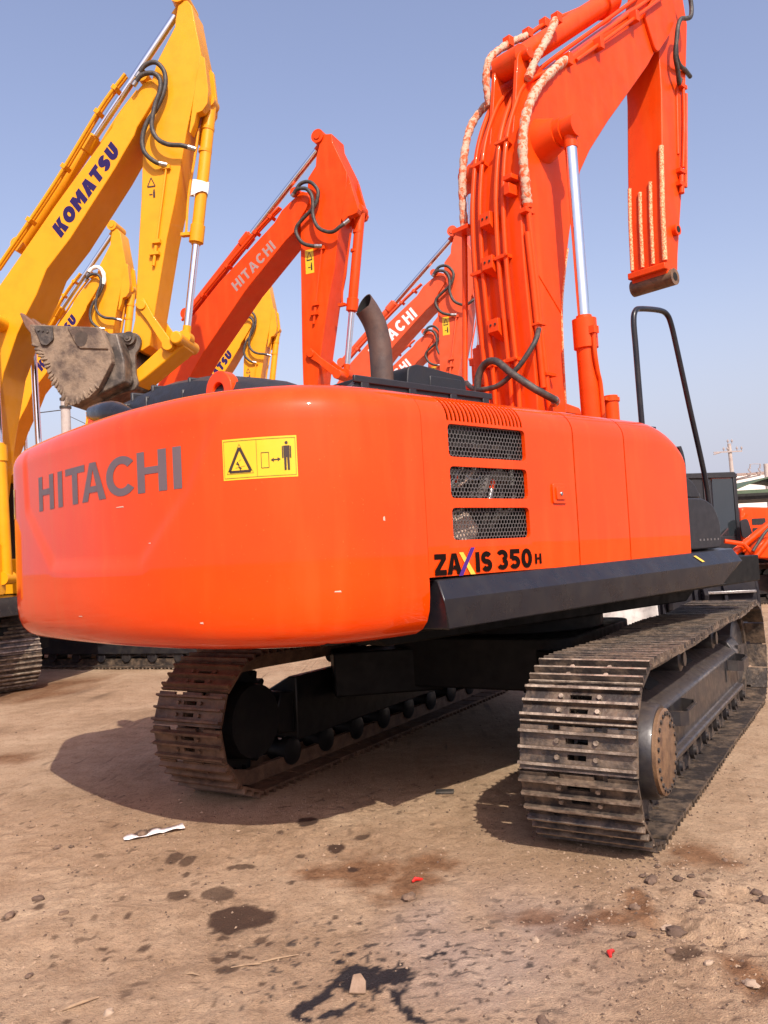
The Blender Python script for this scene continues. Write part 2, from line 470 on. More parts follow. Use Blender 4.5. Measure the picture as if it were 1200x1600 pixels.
def word(txt, u0, u1, v0, v1, s=0.21, gap=0.13, shear=0.0):
    gl = [glyph(c, s) for c in txt]
    tot = sum(g[1] for g in gl) + gap * (len(txt) - 1)
    k = (u1 - u0) / tot; h = v1 - v0; x = 0; out = []
    for st, w_ in gl:
        for i, (vs, fs) in enumerate(st):
            out.append(([(u0 + (x + a) * k + shear * b_ * h, v0 + b_ * h) for a, b_ in vs], fs, 0.0004 * (i % 3)))
        x += w_ + gap
    return out
def put_word(strokes, fn_off, mb, mi=0, off=0.002):
    for vs, fs, d in strokes: decal(vs, fs, fn_off(off + d), mb, mi)
def chunks(name, mats, parent, mbs, **kw):
    return [m_.build(name, mats, parent, **kw) for m_ in mbs]
# ------------------------------------------------------------------ ground (one sheet to the horizon)
SPOT = [(-0.733, 3.868, 0.142, 0.143), (-0.887, 4.126, 0.081, 0.087), (-1.08, 4.128, 0.056, 0.08), (-1.252, 4.654, 0.048, 0.09), (-1.158, 4.602, 0.044, 0.066), (-0.36, 4.682, 0.051, 0.064), (-0.256, 4.382, 0.03, 0.038), (-0.574, 5.176, 0.064, 0.092), (-1.114, 3.598, 0.029, 0.035), (-0.783, 3.674, 0.032, 0.027), (-0.617, 3.636, 0.026, 0.026), (-0.84, 3.736, 0.021, 0.021), (-0.721, 3.52, 0.03, 0.038), (-0.769, 3.47, 0.033, 0.025), (-0.65, 3.474, 0.03, 0.018), (-0.712, 3.374, 0.053, 0.035), (-0.557, 4.234, 0.023, 0.036), (-1.571, 5.05, 0.065, 0.068), (-0.547, 4.61, 0.025, 0.031), (-0.22, 4.84, 0.045, 0.046), (-0.579, 3.602, 0.02, 0.019), (-1.124, 4.413, 0.021, 0.04), (-1.271, 3.913, 0.016, 0.033), (-1.288, 3.618, 0.021, 0.014), (-1.239, 3.51, 0.02, 0.013), (-1.776, 4.118, 0.017, 0.029), (-1.844, 3.954, 0.027, 0.046), (-1.74, 4.047, 0.03, 0.038), (-1.214, 3.027, 0.018, 0.026), (-0.314, 3.817, 0.015, 0.021), (-0.844, 4.51, 0.071, 0.041), (-0.912, 4.51, 0.021, 0.041), (-0.713, 5.007, 0.019, 0.037), (1.079, 3.285, 0.059, 0.064), (-1.501, 5.156, 0.05, 0.056), (-1.987, 4.904, 0.016, 0.055), (-0.553, 3.244, 0.02, 0.011)]
DAMP = [(-0.226, 4.377, 0.236, 0.234), (0.032, 4.172, 0.16, 0.212), (0.554, 3.737, 0.145, 0.083), (0.723, 3.614, 0.142, 0.093), (0.891, 3.632, 0.115, 0.095), (1.484, 4.268, 0.191, 0.179), (1.238, 3.061, 0.102, 0.212), (-4.716, 11.373, 0.663, 1.181), (-3.288, 7.285, 0.215, 0.249), (0.104, 4.375, 0.202, 0.168), (-0.42, 4.317, 0.167, 0.11), (1.025, 3.713, 0.089, 0.217)]
TAR = [(-0.417, 3.009), (-0.376, 3.055), (-0.325, 3.128), (-0.258, 3.19), (-0.19, 3.304), (-0.14, 3.249), (-0.091, 3.173), (-0.044, 3.079), (-0.002, 2.929), (-0.184, 3.114), (-0.113, 3.064), (-0.222, 2.95), (-0.313, 2.979), (-0.054, 3.24), (0.009, 3.333), (0.061, 3.38), (0.14, 3.425), (0.04, 2.894)]

def vnoise(x, y, seed):
    r = np.random.RandomState(seed)
    T = r.rand(256, 256)
    xi = np.floor(x).astype(int); yi = np.floor(y).astype(int)
    fx = x - xi; fy = y - yi
    fx = fx * fx * (3 - 2 * fx); fy = fy * fy * (3 - 2 * fy)
    g = lambda a, b: T[a % 256, b % 256]
    return (g(xi, yi) * (1 - fx) + g(xi + 1, yi) * fx) * (1 - fy) + (g(xi, yi + 1) * (1 - fx) + g(xi + 1, yi + 1) * fx) * fy
def fbm(x, y, sc, seed, oct=4):
    a = 0; amp = 1; tot = 0
    for k in range(oct):
        a = a + amp * vnoise(x * sc * 2 ** k + 17.3 * k, y * sc * 2 ** k + 5.1 * k, seed + k)
        tot += amp; amp *= 0.55
    return a / tot

def axis_lines(a, b, step, grow, far):
    mid = list(np.arange(a, b + 1e-6, step))
    out = mid[:]
    d = step; p = b
    while p < far:
        d *= grow; p += d; out.append(p)
    d = step; p = a; pre = []
    while p > -far:
        d *= grow; p -= d; pre.append(p)
    return np.array(pre[::-1] + out)
gx = axis_lines(-2.6, 2.4, 0.0135, 1.10, 900)
gy = axis_lines(2.75, 5.6, 0.0135, 1.10, 900)
X, Y = np.meshgrid(gx, gy)
near = np.clip(1 - (np.hypot(X, Y - 5) - 9) / 20, 0, 1)
H = (fbm(X, Y, 0.45, 1, 3) - 0.5) * 0.05 + (fbm(X, Y, 2.6, 11, 4) - 0.5) * 0.028 + (fbm(X, Y, 13, 21, 3) - 0.5) * 0.014 * (1 + fbm(X, Y, 1.1, 91, 2))
# churned soil to the right of the near track
ch = np.exp(-(((X - 1.25) / 0.35) ** 2 + ((Y - 3.7) / 0.9) ** 2))
H += ch * (fbm(X, Y, 9, 31, 4) - 0.42) * 0.10
# shallow old ruts pressed by tracks
for rx0, ry0, ang in ((-1.6, 3.4, 0.25), (1.9, 4.6, 0.6), (-0.2, 4.5, -0.1)):
    uu = (X - rx0) * math.cos(ang) + (Y - ry0) * math.sin(ang); vv = -(X - rx0) * math.sin(ang) + (Y - ry0) * math.cos(ang)
    H += np.exp(-(vv / 0.28) ** 4) * np.exp(-(uu / 2.4) ** 2) * (-0.010 + 0.007 * np.maximum(0, np.sin(uu * 2 * math.pi / 0.077 + 2 * fbm(X, Y, 3, 141, 2))) ** 3 * np.clip((fbm(X, Y, 1.6, 151, 2) - 0.42) / 0.15, 0, 1))
# keep the soil level where the machine stands
a_t = math.radians(90 - 31)
lx = (X - 1.04) * math.cos(a_t) + (Y - 6.99) * math.sin(a_t); ly = -(X - 1.04) * math.sin(a_t) + (Y - 6.99) * math.cos(a_t)
stand = np.exp(-np.maximum(0, np.abs(lx) - 2.4) ** 2 / 0.15) * np.exp(-np.maximum(0, np.abs(np.abs(ly) - 1.31) - 0.4) ** 2 / 0.06)
Z = H * near * (1 - 0.85 * stand) - 0.006
wx = (fbm(X, Y, 6, 41, 4) - 0.5); wy = (fbm(X, Y, 6, 51, 4) - 0.5)
stain = np.zeros_like(X)
for i, (cx, cy, rx, ry) in enumerate(SPOT):
    k = min(rx, ry)
    d = np.hypot((X - cx + wx * k * 1.3) / rx, (Y - cy + wy * k * 1.3) / ry)
    stain = np.maximum(stain, np.clip((1.05 - d) / 0.16, 0, 1) * (0.95 if i in (0, 7, 5, 6) else 0.78))
tar = np.zeros_like(X)
fine = 0.5 * fbm(X, Y, 36, 61, 2) + 0.5 * fbm(X, Y, 14, 67, 3)
TLINES = [[(-0.19, 3.304), (-0.258, 3.19), (-0.30, 3.12), (-0.376, 3.055), (-0.417, 3.009), (-0.36, 2.975), (-0.313, 2.979), (-0.222, 3.00), (-0.184, 3.09)],
          [(-0.091, 3.22), (-0.044, 3.10), (-0.02, 3.0), (-0.002, 2.929), (0.04, 2.894)], [(-0.09, 3.28), (-0.02, 3.33), (0.061, 3.38), (0.15, 3.42)], [(-0.19, 3.30), (-0.26, 3.36), (-0.21, 3.44)]]
for li, ln_ in enumerate(TLINES):
    for (x0, y0), (x1, y1) in zip(ln_[:-1], ln_[1:]):
        ex_, ey_ = x1 - x0, y1 - y0; l2 = ex_ * ex_ + ey_ * ey_
        tt = np.clip(((X - x0) * ex_ + (Y - y0) * ey_) / l2, 0, 1)
        d = np.hypot(X - x0 - tt * ex_ + wx * 0.05, Y - y0 - tt * ey_ + wy * 0.05)
        tar = np.maximum(tar, np.clip(1.3 - d / (0.034 if li != 2 else 0.016), 0, 1))
core = np.clip(1.45 - np.hypot((X + 0.115 + wx * 0.16) / 0.135, (Y - 3.20 + wy * 0.2) / 0.16), 0, 1)
tar = np.clip((np.maximum(tar * 0.85, core) - (fine * 1.9 - 0.42)) / 0.16, 0, 1)
spat = np.clip((fbm(X, Y, 30, 71, 3) - 0.70) / 0.03, 0, 1) * np.clip(1.3 - np.hypot((X + 0.1) / 0.7, (Y - 3.3) / 0.6), 0, 1)
tar = np.maximum(tar, np.clip(spat * 2, 0, 1) * 0.8)
dots = np.clip((fbm(X, Y, 17, 171, 2) - 0.775) / 0.03, 0, 1) * np.clip((fbm(X, Y, 0.9, 77, 2) - 0.35) / 0.2, 0, 1)
stain = np.maximum(stain, np.clip(dots, 0, 1) * 0.55)
damp = np.zeros_like(X)
for cx, cy, rx, ry in DAMP:
    d = np.hypot((X - cx + wx * rx * 1.6) / rx, (Y - cy + wy * ry * 1.6) / ry)
    damp = np.maximum(damp, np.clip((1.25 - d) / 0.7, 0, 1))
streak = np.clip((fbm(X * 0.7 + Y * 0.15, Y * 2.2 - X * 0.2, 24, 81, 2) - 0.66) / 0.05, 0, 1) * np.clip(1.5 - np.hypot((X - 0.33) / 0.55, (Y - 3.4) / 0.75), 0, 1) * np.clip((fbm(X, Y * 1.6, 4.5, 131, 3) - 0.50) / 0.10, 0, 1)
grey = np.clip(1.2 - np.hypot((X - 0.38) / 0.5, (Y - 3.5) / 0.7), 0, 1) * fbm(X, Y, 3, 95, 3)
nr, nc = X.shape
verts = np.stack([X, Y, Z], -1).reshape(-1, 3)
idx = np.arange(nr * nc).reshape(nr, nc)
faces = np.stack([idx[:-1, :-1], idx[:-1, 1:], idx[1:, 1:], idx[1:, :-1]], -1).reshape(-1, 4)
me = bpy.data.meshes.new('ground')
me.from_pydata(verts.tolist(), [], faces.tolist())
for nm, arr in (('stain', stain), ('tar', np.maximum(tar, np.clip(streak, 0, 1) * 0.72)), ('damp', damp), ('grey', grey)):
    at = me.attributes.new(nm, 'FLOAT', 'POINT')
    at.data.foreach_set('value', np.clip(arr, 0, 1).astype(np.float32).ravel())
me.polygons.foreach_set('use_smooth', [True] * len(me.polygons))
gm = bpy.data.materials.new('packed_dirt')
gm.use_nodes = True
t = gm.node_tree; N = t.nodes; L = t.links
b = N['Principled BSDF']
b.inputs['Roughness'].default_value = 0.95
b.inputs['Specular IOR Level'].default_value = 0.2
tc = N.new('ShaderNodeTexCoord')
def noise(sc, det=8, rough=0.6, vec=None):
    n = N.new('ShaderNodeTexNoise'); n.inputs['Scale'].default_value = sc; n.inputs['Detail'].default_value = det; n.inputs['Roughness'].default_value = rough
    L.new(vec or tc.outputs['Object'], n.inputs['Vector'])
    return n.outputs[0]
def ramp(inp, stops):
    r = N.new('ShaderNodeValToRGB')
    while len(r.color_ramp.elements) < len(stops): r.color_ramp.elements.new(0.5)
    for e, (p, c) in zip(r.color_ramp.elements, stops):
        e.position = p; e.color = (*c, 1)
    L.new(inp, r.inputs[0]); return r.outputs[0]
def mix(f, a, bcol, mode='MIX'):
    m = N.new('ShaderNodeMix'); m.data_type = 'RGBA'; m.blend_type = mode
    if isinstance(f, float): m.inputs[0].default_value = f
    else: L.new(f, m.inputs[0])
    L.new(a, m.inputs[6])
    if isinstance(bcol, tuple): m.inputs[7].default_value = (*bcol, 1)
    else: L.new(bcol, m.inputs[7])
    return m.outputs[2]
def attr(nm):
    a = N.new('ShaderNodeAttribute'); a.attribute_name = nm; return a.outputs['Fac']
base = ramp(noise(0.9, 10, 0.62), [(0.30, (0.268, 0.172, 0.103)), (0.50, (0.362, 0.243, 0.152)), (0.70, (0.455, 0.325, 0.213))])
speck = ramp(noise(55, 6, 0.7), [(0.30, (0.62, 0.62, 0.62)), (0.5, (1, 1, 1)), (0.72, (1.14, 1.13, 1.11))])
c = mix(1.0, base, speck, 'MULTIPLY')
mid = ramp(noise(7, 8, 0.7), [(0.34, (0.80, 0.77, 0.74)), (0.55, (1, 1, 1)), (0.75, (1.08, 1.07, 1.05))])
c = mix(1.0, c, mid, 'MULTIPLY')
vor = N.new('ShaderNodeTexVoronoi'); vor.inputs['Scale'].default_value = 30; vor.feature = 'F1'
L.new(tc.outputs['Object'], vor.inputs['Vector'])
peb = ramp(vor.outputs['Distance'], [(0.10, (0.55, 0.5, 0.46)), (0.16, (1, 1, 1))])
pmask = ramp(noise(4.5, 4), [(0.52, (0, 0, 0)), (0.62, (1, 1, 1))])
c = mix(pmask, c, mix(1.0, c, peb, 'MULTIPLY'))
c = mix(attr('grey'), c, (0.34, 0.27, 0.245))
c = mix(attr('damp'), c, mix(1.0, c, ramp(noise(18, 5), [(0.3, (0.42, 0.30, 0.23)), (0.7, (0.70, 0.56, 0.47))]), 'MULTIPLY'))
c = mix(attr('stain'), c, (0.050, 0.026, 0.017))
c = mix(attr('tar'), c, (0.026, 0.021, 0.022))
L.new(c, b.inputs['Base Color'])
rm = N.new('ShaderNodeMapRange'); L.new(attr('tar'), rm.inputs[0]); rm.inputs[3].default_value = 0.95; rm.inputs[4].default_value = 0.5
L.new(rm.outputs[0], b.inputs['Roughness'])
bp = N.new('ShaderNodeBump'); bp.inputs['Strength'].default_value = 0.9; bp.inputs['Distance'].default_value = 0.012
bm = N.new('ShaderNodeMath'); bm.operation = 'ADD'
L.new(noise(28, 8, 0.7), bm.inputs[0]); L.new(noise(140, 4, 0.6), bm.inputs[1])
L.new(bm.outputs[0], bp.inputs['Height']); L.new(bp.outputs[0], b.inputs['Normal'])
me.materials.append(gm)
ground = bpy.data.objects.new('ground', me)
COL.objects.link(ground)
tag(ground, 'pale brown packed dirt yard with dark oil spots and damp patches', 'ground', kind='structure')
def gz(x, y):
    i = int(np.clip(np.searchsorted(gy, y) - 1, 0, nr - 2)); j = int(np.clip(np.searchsorted(gx, x) - 1, 0, nc - 2))
    return float(Z[i, j])
# ------------------------------------------------------------------ the big orange excavator
EX = empty('excavator', (1.04, 6.99, 0), R(42))
tag(EX, 'big glossy orange excavator in front, seen from its rear corner, without a bucket', 'excavator', 'excavators parked in the yard')
TR = R(17)                                   # the tracks point 17 degrees left of the house

# --- counterweight
CW = [(-2.46, 1.495), (-2.9, 1.495), (-3.2, 1.49), (-3.45, 1.43), (-3.58, 1.25), (-3.62, 0.9), (-3.635, 0.3), (-3.61, -0.3), (-3.5, -0.83), (-3.31, -1.18), (-3.05, -1.41), (-2.75, -1.49), (-2.46, -1.495)]
plan = [(p.x, p.y) for p in smooth_path([(x, y, 0) for x, y in CW], 20)]
P2 = np.array(plan)
tg = np.gradient(P2, axis=0); tg /= np.linalg.norm(tg, axis=1)[:, None]
nrm = np.stack([tg[:, 1], -tg[:, 0]], 1)     # outward (curve runs left -> rear -> right)
if (nrm[len(P2) // 2, 0]) > 0: nrm = -nrm
arc = np.r_[0, np.cumsum(np.linalg.norm(np.diff(P2, axis=0), axis=1))]
i0 = int(np.argmin(np.abs(P2[:, 1]) + 10 * (P2[:, 0] > -3)))
arc = arc - arc[i0]
prof = [(0.34, 1.150), (0.20, 1.155), (0.115, 1.170), (0.065, 1.195), (0.030, 1.235), (0.010, 1.29), (0.002, 1.36)]
prof += [(0.0, z) for z in np.linspace(1.42, 2.24, 28)]
prof += [(0.20 * (1 - math.cos(k / 9 * math.pi / 2)), 2.275 + 0.165 * math.sin(k / 9 * math.pi / 2)) for k in range(0, 10)] + [(0.30, 2.446), (0.45, 2.450)]
REC = np.array([(-0.98, 2.60), (-0.93, 1.97), (-0.47, 1.60), (0.56, 1.575), (0.92, 1.92), (1.14, 2.34), (1.2, 2.60)])
def poly_sd(u, v):
    d = 1e9; inside = False
    n = len(REC)
    for i in range(n):
        a = REC[i]; bb = REC[(i + 1) % n]
        e = bb - a; wv = np.array([u, v]) - a
        tt = np.clip(wv @ e / (e @ e), 0, 1)
        d = min(d, np.linalg.norm(wv - e * tt))
        if (a[1] > v) != (bb[1] > v) and u < (bb[0] - a[0]) * (v - a[1]) / (bb[1] - a[1]) + a[0]:
            inside = not inside
    return d if inside else -d
mb = MB()
nP = len(P2)
for ins, z in prof:
    for i in range(nP):
        dd = 0.0
        if 1.4 < z < 2.40:
            s_ = poly_sd(arc[i], z)
            dd = 0.013 * min(1, max(0, s_ / 0.045))
            dd *= min(1, max(0, (2.38 - z) / 0.12))
        # the side walls do not taper into the machine at their front ends
        q = P2[i] - nrm[i] * (ins + dd)
        q[0] = min(q[0], -2.46)
        mb.v.append((q[0], q[1], z))
nz = len(prof)
for j in range(nz - 1):
    for i in range(nP - 1):
        mb.f.append((j * nP + i, j * nP + i + 1, (j + 1) * nP + i + 1, (j + 1) * nP + i)); mb.m.append(0)
mb.f.append(tuple((nz - 1) * nP + i for i in range(nP))); mb.m.append(0)
mb.f.append(tuple(range(nP))[::-1]); mb.m.append(0)
mb.f.append(tuple([j * nP for j in range(nz)] + [j * nP + nP - 1 for j in range(nz)][::-1])); mb.m.append(0)
cw = mb.build('counterweight', 'orange_paint', EX, smooth=50)
bmx = None
cbv = BVHTree.FromPolygons([Vector(v) for v in mb.v], [f for f in mb.f[:(nz - 1) * (nP - 1)]])
def cw_pt(u, z, off=0.002):
    x = np.interp(u, arc, P2[:, 0]); y = np.interp(u, arc, P2[:, 1])
    nx = np.interp(u, arc, nrm[:, 0]); ny = np.interp(u, arc, nrm[:, 1])
    n = Vector((nx, ny, 0)).normalized()
    h = cbv.ray_cast(Vector((x, y, z)) + n * 0.3, -n)
    p = h[0] if h[0] else Vector((x, y, z))
    return p + n * off
# lettering on the rear face
mb = MB()
for ch_, a, c in (('H', -0.685, -0.425), ('I', -0.358, -0.290), ('T', -0.243, 0.020), ('A', -0.020, 0.258), ('C', 0.264, 0.556), ('H', 0.548, 0.772), ('I', 0.815, 0.872)):
    put_word(word(ch_, a, c, 1.956, 2.163, s=0.20 if ch_ != 'C' else 0.19), lambda o_: (lambda u, v: cw_pt(u, v, o_)), mb)
mb.build('lettering', 'grey_lettering', cw, smooth=0)
# warning signs
def warn_sign(u0, u1, z0, z1, rightpart=True):
    W = u1 - u0; Hh = z1 - z0
    f = lambda off: (lambda u, v: cw_pt(u0 + u * W, z0 + v * Hh, off))
    asp = W / Hh
    mb = MB()
    vs, fs = gridplate(0, 1, 0, 1, 14, 4)
    decal(vs, fs, f(0.0025), mb, 0)
    def ln(pts, wd, mi=1, closed=False, off=0.0042):
        q, g = line2d([(a * asp, c) for a, c in pts], wd, closed)
        decal([(a / asp, c) for a, c in q], g, f(off), mb, mi)
    def pg(pts, mi=1, off=0.0046):
        decal(pts, [tuple(range(len(pts)))], f(off), mb, mi)
    ln([(0.02, 0.05), (0.98, 0.05), (0.98, 0.95), (0.02, 0.95)], 0.012, 2, True)
    ln([(0.47, 0.05), (0.47, 0.95)], 0.012, 2)
    ln([(0.09, 0.20), (0.385, 0.20), (0.237, 0.78)], 0.06, 1, True)
    ln([(0.055, 0.15), (0.42, 0.15), (0.237, 0.87)], 0.010, 2, True)
    # small crouching figure inside the triangle
    ln([(0.20, 0.44), (0.225, 0.36), (0.225, 0.30), (0.26, 0.27)], 0.028)
    ln([(0.215, 0.36), (0.185, 0.40)], 0.02)
    ln([(0.23, 0.30), (0.245, 0.235)], 0.02)
    ln([(0.225, 0.45), (0.255, 0.49)], 0.012, 2)
    ln([(0.175, 0.29), (0.31, 0.33)], 0.008, 2)
    # machine outline, arrow, person
    ln([(0.53, 0.25), (0.63, 0.25), (0.63, 0.62), (0.53, 0.62)], 0.014, 1, True)
    ln([(0.67, 0.43), (0.77, 0.44)], 0.03)
    pg([(0.655, 0.43), (0.695, 0.48), (0.695, 0.38)]); pg([(0.785, 0.44), (0.745, 0.39), (0.745, 0.49)])
    cx = 0.865
    pg([(cx + 0.021 * math.cos(k * math.pi / 6), 0.83 + 0.021 * asp * math.sin(k * math.pi / 6)) for k in range(12)])
    pg([(cx - 0.04, 0.48), (cx + 0.04, 0.48), (cx + 0.04, 0.76), (cx - 0.04, 0.76)])
    pg([(cx - 0.06, 0.46), (cx - 0.044, 0.46), (cx - 0.044, 0.76), (cx - 0.06, 0.74)])
    pg([(cx + 0.044, 0.46), (cx + 0.06, 0.46), (cx + 0.06, 0.74), (cx + 0.044, 0.76)])
    pg([(cx - 0.036, 0.17), (cx - 0.008, 0.17), (cx - 0.004, 0.48), (cx - 0.036, 0.48)])
    pg([(cx + 0.008, 0.17), (cx + 0.036, 0.17), (cx + 0.036, 0.48), (cx + 0.004, 0.48)])
    return mb.build('warning_sign', ['sign_yellow', 'sign_black', 'sign_line'], cw, smooth=0)
mb = MB()
for u_, z_, l_, h_ in ((0.35, 1.899, 0.075, 0.005), (0.62, 1.70, 0.02, 0.004), (-0.1, 1.33, 0.05, 0.004), (1.62, 1.42, 0.035, 0.006), (1.9, 1.75, 0.012, 0.02), (0.95, 1.30, 0.02, 0.008)):
    decal([(u_, z_), (u_ + l_, z_ - 0.002), (u_ + l_ * 0.9, z_ + h_), (u_ + 0.1 * l_, z_ + h_ * 0.8)], [(0, 1, 2, 3)], cw_pt, mb)
mb.build('scratch', 'paint_chip', cw, smooth=0)
warn_sign(1.117, 1.477, 1.970, 2.165)
warn_sign(-1.53, -1.17, 1.945, 2.14)
# lifting eyes on the counterweight
for yy, xx in ((-0.25, -2.86), (1.42, -2.90)):
    mb = MB()
    ring = []
    n = 28
    outer = [(0.115 * math.cos(a), 0.115 * math.sin(a)) for a in np.linspace(-0.5, math.pi + 0.5, n)]
    vs = []
    for sx in (-0.035, 0.035):
        for a in range(n):
            ang = 2 * math.pi * a / n
            vs.append((sx, 0.118 * math.cos(ang), 0.118 * math.sin(ang)))
        for a in range(n):
            ang = 2 * math.pi * a / n
            vs.append((sx, 0.048 * math.cos(ang), 0.048 * math.sin(ang)))
    fs = []
    for a in range(n):
        c2 = (a + 1) % n
        fs += [(a, n + a, n + c2, c2), (2 * n + a, 2 * n + c2, 3 * n + c2, 3 * n + a), (a, c2, 2 * n + c2, 2 * n + a), (n + a, 3 * n + a, 3 * n + c2, n + c2)]
    M = Matrix.Translation((xx, yy, 2.60 if yy < 0 else 2.64)) @ Matrix.Rotation(R(8), 4, 'Z')
    mb.add([M @ Vector(v) for v in vs], fs)
    mb.box(-0.034, 0.034, -0.10, 0.10, -0.19, -0.06, M=M)
    mb.build('lifting_eye', 'orange_paint', cw, bevel=0.006)

# --- hood side panels: profile up the side and over the shoulder
def hood_prof(sgn):
    pts = [(sgn * 1.492, 1.455)]
    pts += [(sgn * 1.495, z) for z in (1.60, 1.63, 1.80, 1.85, 2.04, 2.08, 2.25, 2.275)]
    rr = 0.20
    for k in range(1, 9):
        a = k / 8 * math.pi / 2
        pts.append((sgn * (1.495 - rr + rr * math.cos(a)), 2.275 + 0.165 * math.sin(a)))
    pts += [(sgn * 1.20, 2.446), (sgn * 1.0, 2.450), (sgn * 0.70, 2.45)]
    return pts
HP = hood_prof(-1)
def front_drop(x):
    # panel rolls over at its front end
    if x < -0.18: return 0.0
    q = (x + 0.18) / 0.40
    return 0.30 * (1 - math.sqrt(max(0, 1 - min(1, q) ** 2)))
def skin(name, xs, parent, slots=None, rolled=False, prof=HP, matn='orange_paint'):
    mb = MB()
    n = len(prof)
    for x in xs:
        for (y, z) in prof:
            dz = front_drop(x) if rolled else 0
            zz = z
            if rolled:
                zz = min(z, 2.445 - dz) if z > 2.0 else z
                # scale the upper part down so the skin stays continuous
                k = (z - 1.455) / (2.445 - 1.455)
                zz = z - dz * max(0, (k - 0.45) / 0.55) ** 1.5
            mb.v.append((x, y, zz))
    for i in range(len(xs) - 1):
        for j in range(n - 1):
            if slots and slots(i, j): continue
            q = (i * n + j, (i + 1) * n + j, (i + 1) * n + j + 1, i * n + j + 1)
            mb.f.append(q if prof[0][0] < 0 else q[::-1]); mb.m.append(0)
    return mb
# engine door with three grille windows and a row of slots
WX0, WX1 = -2.265, -1.62
WIN = [(2.082, 2.258), (1.862, 2.032), (1.640, 1.812)]
sl = [(-2.268 + k * 0.0323, -2.268 + k * 0.0323 + 0.017) for k in range(20)]
xs = [-2.457, -2.30]
for a, c in sl: xs += [a, c]
xs += [-1.61, -1.4, -1.155]
xs = sorted(set(round(x, 5) for x in xs))
slotcols = set(i for i in range(len(xs) - 1) if any(abs(xs[i] - a) < 1e-4 and abs(xs[i + 1] - c) < 1e-4 for a, c in sl))
zi = [p[1] for p in HP]
jj0 = 8                                     # the band z 2.285 and up
win_x = (-2.30, -1.61)
def eslots(i, j):
    if i in slotcols and jj0 <= j <= jj0 + 8: return True
    xm = (xs[i] + xs[i + 1]) / 2
    if win_x[0] < xm < win_x[1] and 1 <= j <= 7: return True
    return False
mb = skin('engine_door', xs, EX, eslots)
def win_ring(mb, z0, z1, a0, a1, bot, top):
    yv = -1.495
    inner = round_poly(rect(a0, a1, z0, z1), 0.030, 5)      # 4 corners x 6 points
    outer = [(win_x[0], bot), (win_x[1], bot), (win_x[1], top), (win_x[0], top)]
    o = len(mb.v)
    mb.v += [(x, yv, z) for x, z in outer]
    mb.v += [(x, yv, z) for x, z in inner]
    mb.v += [(x, yv + 0.024, z) for x, z in inner]
    k = 6
    for c in range(4):
        b0 = o + 4 + c * k
        for i in range(k - 1):
            mb.f.append((o + c, b0 + i + 1, b0 + i)); mb.m.append(0)
        nb = o + 4 + ((c + 1) % 4) * k
        mb.f.append((o + c, o + (c + 1) % 4, nb, b0 + k - 1)); mb.m.append(0)
    n = 4 * k
    for i in range(n):
        i2 = (i + 1) % n
        mb.f.append((o + 4 + i, o + 4 + i2, o + 4 + n + i2, o + 4 + n + i)); mb.m.append(0)
# windows: slightly slanted left edges as in the pressed door
rows = [(2.06, 2.275), (1.835, 2.06), (1.60, 1.835)]
for (z0, z1), (bz, tz) in zip(WIN, rows):
    win_ring(mb, z0, z1, WX0, WX1, bz, tz)
door = mb.build('engine_door', 'orange_paint', EX, smooth=40)
thick(door, 0.008)
# hex grilles
def hexgrille(z0, z1):
    mb = MB()
    pr = 0.0262
    ry = pr / math.sqrt(3)
    yv = -1.468
    nx = int((WX1 - WX0 + 0.04) / pr) + 1
    nzr = int((z1 - z0 + 0.04) / (1.5 * ry)) + 1
    for r_ in range(nzr):
        for c_ in range(nx):
            cx = WX0 - 0.02 + c_ * pr + (r_ % 2) * pr / 2; cz = z0 - 0.02 + r_ * 1.5 * ry
            if not (WX0 - 0.02 <= cx <= WX1 + 0.02 and z0 - 0.02 <= cz <= z1 + 0.02): continue
            o = len(mb.v)
            for rad, dy in ((ry, 0), (ry * 0.85, 0), (ry * 0.84, 0.004)):
                for k in range(6):
                    a = math.pi / 6 + k * math.pi / 3
                    mb.v.append((cx + rad * math.cos(a), yv + dy, cz + rad * math.sin(a)))
            for k in range(6):
                k2 = (k + 1) % 6
                mb.f.append((o + k, o + k2, o + 6 + k2, o + 6 + k)); mb.m.append(0)
                mb.f.append((o + 6 + k, o + 6 + k2, o + 12 + k2, o + 12 + k)); mb.m.append(0)
    return mb.build('grille', 'grille_steel', door, smooth=0)
for z0, z1 in WIN: hexgrille(z0, z1)
# latch
mb = MB()
mb.prism(round_poly(rect(-1.395, -1.268, 1.835, 1.955), 0.014), -1.507, -1.49, 'y')
mb.prism(round_poly(rect(-1.372, -1.29, 1.858, 1.935), 0.010), -1.500, -1.517, 'y')
mb.cyl((-1.33, -1.515, 1.893), (-1.33, -1.523, 1.893), 0.012, mi=1)
mb.build('latch', ['orange_paint', 'steel'], door, bevel=0.003)
# model lettering on the door
mb = MB()
yl = -1.4975
dl = lambda off: (lambda u, v: (u, -1.495 - off, v))
for txt, a, c, z0, z1 in (('Z', -2.418, -2.332, 1.462, 1.572), ('A', -2.328, -2.216, 1.463, 1.572), ('I', -2.105, -2.072, 1.465, 1.572), ('S', -2.06, -1.972, 1.464, 1.574),
                          ('350', -1.93, -1.622, 1.468, 1.578), ('H', -1.594, -1.535, 1.486, 1.545)):
    put_word(word(txt, a, c, z0, z1, s=0.25 if txt not in ('H', '350') else 0.225, gap=0.07), dl, mb, 0, 0.0025)
decal([(-2.232, 1.575), (-2.200, 1.575), (-2.112, 1.455), (-2.150, 1.455)], [(0, 3, 2, 1)], dl(0.003), mb, 2)
decal([(-2.245, 1.452), (-2.213, 1.452), (-2.108, 1.598), (-2.140, 1.598)], [(0, 1, 2, 3)], dl(0.0045), mb, 1)
mb.build('lettering', ['black_lettering', 'violet_stroke', 'yellow_stroke'], door, smooth=0)
